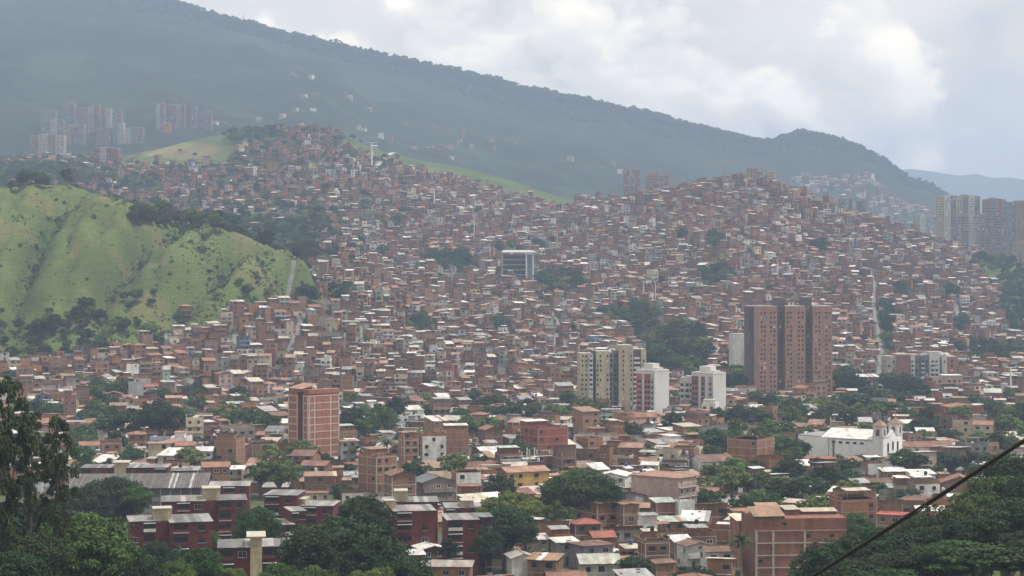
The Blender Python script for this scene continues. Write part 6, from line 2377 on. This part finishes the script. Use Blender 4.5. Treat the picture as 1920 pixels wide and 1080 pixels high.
for ri, f, nm, col, lb in cars:
    Q = roads[ri]
    i = min(int(f * len(Q)), len(Q) - 2)
    (xa, ya), (xb, yb) = Q[i], Q[i + 1]
    a = math.atan2(yb - ya, xb - xa)
    ox, oy = -math.sin(a) * 1.5, math.cos(a) * 1.5
    zr = max(gz(xa + ox * 2, ya + oy * 2), gz(xa - ox * 2, ya - oy * 2), gz(xa, ya)) + 0.27
    dz = gz(xb, yb) - gz(xa, ya)
    t = thing('car', lb, 'car', (xa + ox, ya + oy, zr), a, 'cars on the hill roads')
    t.rotation_euler = (0, -math.atan2(dz, math.dist((xa, ya), (xb, yb))), a)
    bm, gm, wm = car_meshes(col)
    link('body', bm, t)
    link('window', gm, t)
    for u in (-1.3, 1.3):
        for v in (-0.75, 0.75):
            link('wheel', wm, t, (u, v, 0.33))

# ---------------------------------------------------------------- antenna masts on the mountain
for px, hh, lb in ((456, 26, 'thin antenna mast on the mountain skyline near the upper left'), (1352, 0, '')):
    if not hh:
        continue
    Y = YM - 5
    b = MB()
    z = mz(px, Y)
    b.cyl(0, 0, -3, hh, 0.9, 0.5, 6, (0.3, 0.3, 0.32))
    t = thing('antenna_mast', lb, 'antenna', ((px - 960) / F * Y, Y, z))
    part(t, 'mast', b)
    b = MB()
    b.box(-2, 2, -0.3, 0.3, hh * 0.7, hh * 0.7 + 0.6, (0.3, 0.3, 0.32))
    part(t, 'antenna_arm', b)
# a tower crane on the crest
Y = 1960
X = wx(1352, Y)
t = thing('tower_crane', 'slender tower crane standing on the crest among brick houses', 'crane', (X, Y, gz(X, Y)))
b = MB()
b.box(-0.7, 0.7, -0.7, 0.7, -2, 26, (0.35, 0.33, 0.30))
part(t, 'mast', b)
b = MB()
b.box(-7, 16, -0.5, 0.5, 26, 27, (0.40, 0.36, 0.28))
part(t, 'jib', b)
b = MB()
b.box(-7, -5, -0.8, 0.8, 24, 26, (0.3, 0.3, 0.3))
part(t, 'counterweight', b)

# ---------------------------------------------------------------- the cable across the corner
b = MB()
pts = []
for px, py in ((1300, 1215), (1400, 1156), (1530, 1076), (1620, 1019), (1720, 955), (1820, 890), (1920, 825), (2050, 738), (2200, 634)):
    Yc = 34.0
    pts.append(((px - 960) / F * Yc, Yc, zpy(py, Yc)))
b.tube(pts, [0.026] * len(pts), 8, (0.015, 0.015, 0.015), 'paint')
b.tube([(x, y, z - 0.045 - 0.006 * math.sin(i * 2)) for i, (x, y, z) in enumerate(pts)], [0.016] * len(pts), 6, (0.05, 0.05, 0.05), 'paint')
o = part(None, 'cable', b)
tag(o, 'thick black overhead cable crossing the lower right corner', 'cable')

# ---------------------------------------------------------------- haze
m = bpy.data.materials.new('haze')
m.use_nodes = True
nt = m.node_tree
nt.nodes.clear()
ou = nt.nodes.new('ShaderNodeOutputMaterial')
pv = nt.nodes.new('ShaderNodeVolumePrincipled')
pv.inputs['Color'].default_value = (0.545, 0.715, 1.0, 1)
pv.inputs['Density'].default_value = HAZE_DENSITY
pv.inputs['Anisotropy'].default_value = 0.1
nt.links.new(pv.outputs[0], ou.inputs['Volume'])
MATS['haze'] = m
b = MB()
b.box(-7000, 7000, -1000, 10400, -44, 775, (1, 1, 1), 'haze')
o = part(None, 'haze', b)
tag(o, 'pale blue haze filling the valley air', None, kind='stuff')
